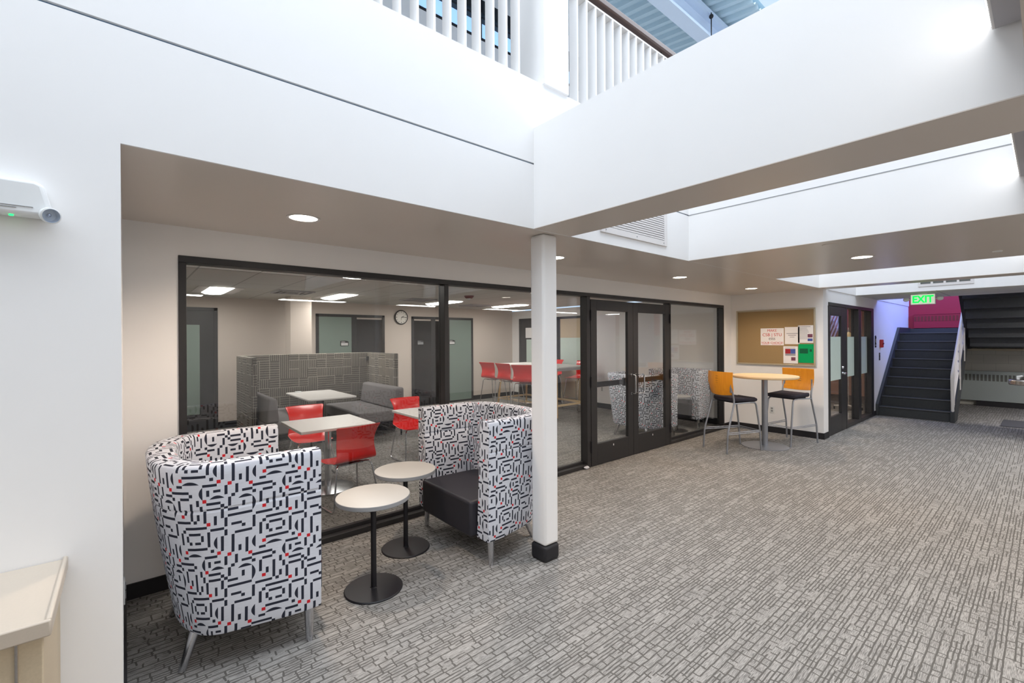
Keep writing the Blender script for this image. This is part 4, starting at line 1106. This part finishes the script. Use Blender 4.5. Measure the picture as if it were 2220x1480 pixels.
# ------------------------------------------------------------------ cabinet at lower left
t = thing('cabinet', 'low tan laminate cabinet with beige top against the left wall', 'cabinet', (0, 0, 0))
MB().box(-2.0, -0.168, 1.84, YF - 0.014, 0.83, 0.852).build('top', 'cabtop', t, 0.004)
g = MB().box(-2.0, -0.162, 1.832, 1.846, 0.815, 0.862).box(-0.176, -0.162, 1.846, YF - 0.014, 0.815, 0.862)
g.build('top_edge', 'cabtop', t, 0.005)
MB().box(-2.0, -0.18, 1.86, YF - 0.06, 0.0, 0.83).build('body', 'cab', t, 0.004)
MB().box(-0.236, -0.230, 1.852, 1.86, 0.0, 0.815).build('edge_strip', 'steel', t, 0.001)
MB().box(-2.0, -0.2, YF - 0.06, YF - 0.014, 0.0, 0.83).build('back_panel', 'cab', t, 0, False)

# ------------------------------------------------------------------ lounge ceiling lights, vents, detector
tr = None
for k, (x, y, lab) in enumerate(((1.13, 8.6, 'recessed fluorescent light at the left of the lounge ceiling'), (3.02, 8.5, 'recessed fluorescent light above the lounge column'), (5.35, 8.62, 'recessed fluorescent light right of the clock'), (7.15, 8.5, 'recessed fluorescent light above the high table'), (2.2, 5.2, 'recessed fluorescent light over the cafe tables'), (5.4, 5.2, 'recessed fluorescent light near the double door'))):
    if tr is None:
        tr = thing('troffer_light', lab, 'light', (x, y, 2.45), group='recessed lounge lights')
        MB().box(-0.3, 0.3, -0.55, 0.55, -0.006, 0).build('frame', 'fixture', tr, 0.002)
        P = [(-0.16, -0.007), (0.16, -0.007), (0.11, -0.028), (0.0, -0.036), (-0.11, -0.028)]
        MB().prism(P, -0.52, 0.52, lambda a, b, c: (a, c, b)).build('diffuser', 'troffer', tr)
    else:
        c = copy_tree(tr); c.location = (x, y, 2.45); c['label'] = lab
    l = bpy.data.lights.new('troffer_beam', 'AREA'); l.shape = 'RECTANGLE'; l.size = 0.5; l.size_y = 1.0; l.energy = 17; l.color = (1, 0.95, 0.90)
    lo_ = bpy.data.objects.new('troffer_beam', l); COL.objects.link(lo_); lo_.location = (x, y, 2.40)
vt = None
for k, (x, y, lab) in enumerate(((2.15, 8.2, 'square ceiling diffuser between the left lounge lights'), (4.55, 8.3, 'square ceiling diffuser above the wall clock'), (6.4, 8.9, 'square ceiling diffuser near the smoke detector'))):
    if vt is None:
        vt = thing('ceiling_diffuser', lab, 'vent', (x, y, 2.45), group='lounge ceiling diffusers')
        g = MB()
        for r_ in (0.28, 0.2, 0.12): g.box(-r_, r_, -r_, -r_ + 0.03, -0.02, 0).box(-r_, r_, r_ - 0.03, r_, -0.02, 0).box(-r_, -r_ + 0.03, -r_ + 0.03, r_ - 0.03, -0.02, 0).box(r_ - 0.03, r_, -r_ + 0.03, r_ - 0.03, -0.02, 0)
        g.build('vanes', 'fixgrey', vt)
        MB().box(-0.28, 0.28, -0.28, 0.28, -0.004, 0).build('backing', 'grille', vt, 0, False)
    else:
        c = copy_tree(vt); c.location = (x, y, 2.45); c['label'] = lab
t = thing('smoke_alarm', 'red ceiling alarm with white dome inside the lounge', 'alarm', (4.9, 7.0, 2.45))
MB().lathe([(0, 0), (0.09, 0), (0.088, -0.02), (0.06, -0.05), (0, -0.05)], 32).build('housing', 'darkred', t)
MB().lathe([(0, -0.05), (0.03, -0.05), (0.025, -0.068), (0, -0.075)], 24).build('dome', 'plastic', t)

# ------------------------------------------------------------------ stair
st_ = thing('staircase', 'black rubber-treaded stair climbing to the landing at the corridor end', 'staircase', (0, 0, 0), kind=None)
X0, RUN, RISE, NS = 12.03, 0.262, 0.1915, 9
YA, YB_ = 1.22, 2.335
g = MB()
P = [(X0, 0)]
for k in range(NS):
    P += [(X0 + RUN * k, RISE * (k + 1)), (X0 + RUN * (k + 1), RISE * (k + 1))]
Xl = X0 + RUN * NS - RUN
P = P[:-1]
poly = P + [(Xl + 0.02, RISE * NS - 0.32), (X0 + 0.25, 0)]
g.prism(poly, YA, YB_, lambda a, b, c: (a, c, b)).build('steps', 'stair', st_, 0, False)
for k in range(NS):
    MB().box(X0 + RUN * k - 0.022, X0 + RUN * k + 0.03, YA + 0.01, YB_ - 0.03, RISE * (k + 1) - 0.012, RISE * (k + 1) + 0.005).build('nosing', 'nosing', st_, 0.003)
# stringers
g = MB().prism([(X0 - 0.06, 0), (X0 - 0.06, 0.24), (Xl, RISE * NS + 0.14), (Xl, RISE * NS - 0.3), (X0 + 0.3, 0)], YB_ - 0.03, YB_ + 0.018, lambda a, b, c: (a, c, b))
g.build('stringer', 'stair', st_, 0.002, False)
g = MB().prism([(X0 - 0.06, 0), (X0 - 0.06, 0.20), (Xl, RISE * NS + 0.08), (Xl, RISE * NS - 0.36), (X0 + 0.34, 0)], YA - 0.06, YA, lambda a, b, c: (a, c, b))
g.build('stringer', 'stair', st_, 0.002, False)
ZL = RISE * NS
MB().box(Xl + 0.03, 15.495, -0.3, YB_, ZL - 0.33, ZL).build('landing', 'stair', st_, 0, False)
MB().box(15.40, 15.49, YA - 1.1, YB_ - 0.03, ZL, ZL + 0.12).box(Xl + 0.0, 15.4, YB_ - 0.03, YB_ + 0.018, ZL, ZL + 0.14).build('landing_curb', 'stair', st_, 0, False)
# upper flight doubling back overhead
g = MB(); NU = 7
for k in range(NU):
    xa = Xl + 0.0 - RUN * k; xb_ = xa - RUN
    z1_ = ZL + RISE * (k + 1); z0_ = ZL - 0.30 + RISE * k
    g.box(xb_, xa, 0.02, 1.10, z0_, z1_)
g.build('upper_flight', 'stair', st_, 0, False)
g = MB().prism([(Xl + 0.02, ZL - 0.36), (Xl + 0.02, ZL + 0.1), (Xl - RUN * NU, ZL + 0.1 + RISE * NU), (Xl - RUN * NU, ZL - 0.36 + RISE * NU)], 1.10, 1.16, lambda a, b, c: (a, c, b))
g.build('stringer', 'blackmetal', st_, 0.002, False)
# guard of pale tubes
t = thing('stair_railing', 'pale tubular railing climbing the open side of the black stair', 'railing', (0, 1.19, 0))
sl_ = RISE / RUN
for k, dz in enumerate((0.88, 0.70, 0.52, 0.34)):
    xa = X0 - 0.09 + 0.06 * k
    za = 0.14 + dz * 0.86
    pts = fillet([(X0 - 0.02 + 0.05 * k, 0, 0.13), (xa, 0, za), (Xl + 0.3, 0, za + (Xl + 0.3 - xa) * sl_)], 0.10)
    MB().tube(pts, 0.024 if k == 0 else 0.019, 12).build('handrail' if k == 0 else 'mid_rail', 'railwhite', t)
for k in range(3):
    xx = X0 + 0.75 * (k + 1); zz = (xx - X0) * sl_
    MB().box(xx - 0.02, xx + 0.02, -0.045, -0.02, zz + 0.02, zz + 0.95).build('post', 'railwhite', t, 0.003)

# radiators
def radiator(loc, rz, L, H, m, label, nslot, gz0, gz1, mg):
    t = thing('radiator', label, 'radiator', loc, rz)
    MB().box(0, L, -0.09, 0, 0, H).build('cover', m, t, 0.004)
    MB().box(0.0, L, -0.10, -0.085, H - 0.02, H).box(0, L, -0.10, -0.09, 0, 0.03).build('cover_lip', m, t, 0.002)
    w_ = L / nslot
    o = None
    for k in range(nslot):
        if o is None: o = MB().box(0.012, w_ - 0.012, -0.094, -0.089, gz0, gz1).build('grille_slot', mg, t, 0, False)
        else:
            c = o.copy(); COL.objects.link(c); c.parent = t; c.location = (w_ * k, 0, 0)
radiator((15.5, 1.45, 0.12), R(-90), 2.2, 0.70, 'radiator', 'grey-green radiator cover along the wall beneath the stair', 34, 0.47, 0.62, 'grille')
radiator((15.5, 2.24, ZL + 0.13), R(-90), 2.0, 0.36, 'red_wall', 'crimson painted radiator cover on the landing wall', 31, 0.17, 0.30, 'darkred')
tag(MB().tube([(15.44, 2.0, 1.33), (15.44, -0.5, 1.33)], 0.03, 12).build('heating_pipe', 'alu'), 'horizontal pale pipe on the block wall under the stair', 'pipe')
struct('baseboard_far', MB().box(15.38, 15.5, -0.6, YA - 0.1, 0, 0.11), 'rubber', 'dark base along the wall beneath the stair', 'baseboard', smooth=False)
tag(MB().box(12.15, 13.1, -0.55, 0.58, 0.0, 0.012).build('floor_mat', 'mat', None, 0.004), 'dark grey floor mat at the right edge near the stair', 'mat')
# drinking fountain on the wall at the right edge
struct('wall_fountain', MB().box(10.6, 12.0, -0.2, 0.02, 0, ZC), 'wall', 'short white wall just outside the right edge', 'wall', smooth=False)
t = thing('drinking_fountain', 'stainless drinking fountain bowl at the far right edge', 'fountain', (10.9, 0.02, 0.86))
MB().prism(arc(0, 0.22, 0.19, 0, PI, 16) + [(-0.19, 0), (0.19, 0)], 0, 0.09).build('bowl', 'steel', t, 0.02, seg=3)
MB().box(-0.12, 0.12, 0, 0.16, -0.25, 0.0).build('housing', 'steel', t, 0.02)
MB().tube([(0.02, 0.3, 0.08), (0.02, 0.3, 0.13), (0.0, 0.25, 0.145)], [0.018, 0.022, 0.014], 12).build('spout', 'plastic', t)
# crumpled paper by the door jamb
g = MB().sphere((0, 0, 0.018), 0.035, 1.3, 0.7, 0.5, 10)
for v in g.bm.verts: v.co += Vector((random.uniform(-1, 1), random.uniform(-1, 1), random.uniform(0, 1))) * 0.006
o = g.build('door_wedge', 'tissue', None, 0, False); o.location = (4.42, YG - 0.03, 0); tag(o, 'small crumpled white paper on the sill left of the double door', 'paper')

# ------------------------------------------------------------------ light
def area(name, loc, rot, sx, sy, e, col):
    l = bpy.data.lights.new(name, 'AREA'); l.shape = 'RECTANGLE'; l.size = sx; l.size_y = sy; l.energy = e; l.color = col
    o = bpy.data.objects.new(name, l); COL.objects.link(o); o.location = loc; o.rotation_euler = rot
    return o
area('skylight', (3.3, 0.95, 7.5), (0, 0, 0), 14.6, 3.0, 650, (0.90, 0.95, 1.0))
area('stair_window_light', (14.2, 0.1, 3.9), (R(66), 0, 0), 2.2, 1.0, 115, (0.16, 0.27, 1.0))
area('stair_skylight', (13.8, 1.5, 5.0), (0, 0, 0), 2.4, 1.6, 22, (0.5, 0.6, 1.0))
area('classroom_light', (11, 3.7, 2.38), (0, 0, 0), 2.5, 1.2, 60, (1, 0.86, 0.72))
area('corridor_fill_light', (11.9, -1.0, 2.40), (0, 0, 0), 0.3, 1.2, 70, (1, 0.95, 0.9))  # added fill to brighten the space under the stair, no fixture modelled
for k in range(5): area('corridor_fill_light', (0.4 + 2.4 * k, -1.5, 2.40), (0, 0, 0), 1.2, 0.3, 46, (1, 0.95, 0.9))  # added viewer-side fill, split to reflect in the glass like recessed fixtures
w = bpy.data.worlds.new('World'); SC.world = w; w.use_nodes = True
w.node_tree.nodes['Background'].inputs[0].default_value = (0.62, 0.78, 1.0, 1); w.node_tree.nodes['Background'].inputs[1].default_value = 1.0

# ------------------------------------------------------------------ camera
cam = bpy.data.cameras.new('Camera'); co = bpy.data.objects.new('Camera', cam); COL.objects.link(co); SC.camera = co
cam.sensor_width = 36; cam.lens = 988.35 / 2220 * 36; cam.shift_y = -7.0 / 2220
yaw, pit, rol = 0.866717, 0.000372, -0.005632
f = Vector((math.cos(yaw) * math.cos(pit), math.sin(yaw) * math.cos(pit), math.sin(pit)))
r = Vector((math.sin(yaw), -math.cos(yaw), 0)); u = r.cross(f)
r2 = r * math.cos(rol) + u * math.sin(rol); u2 = -r * math.sin(rol) + u * math.cos(rol)
mt = Matrix((r2, u2, -f)).transposed().to_4x4(); mt.translation = (0, 0, 1.65)
co.matrix_world = mt
cam.clip_start = 0.02
SC.view_settings.view_transform = 'Standard'; SC.view_settings.look = 'None'; SC.view_settings.gamma = 1.0
SC.view_settings.use_curve_mapping = False; SC.view_settings.exposure = 0.12
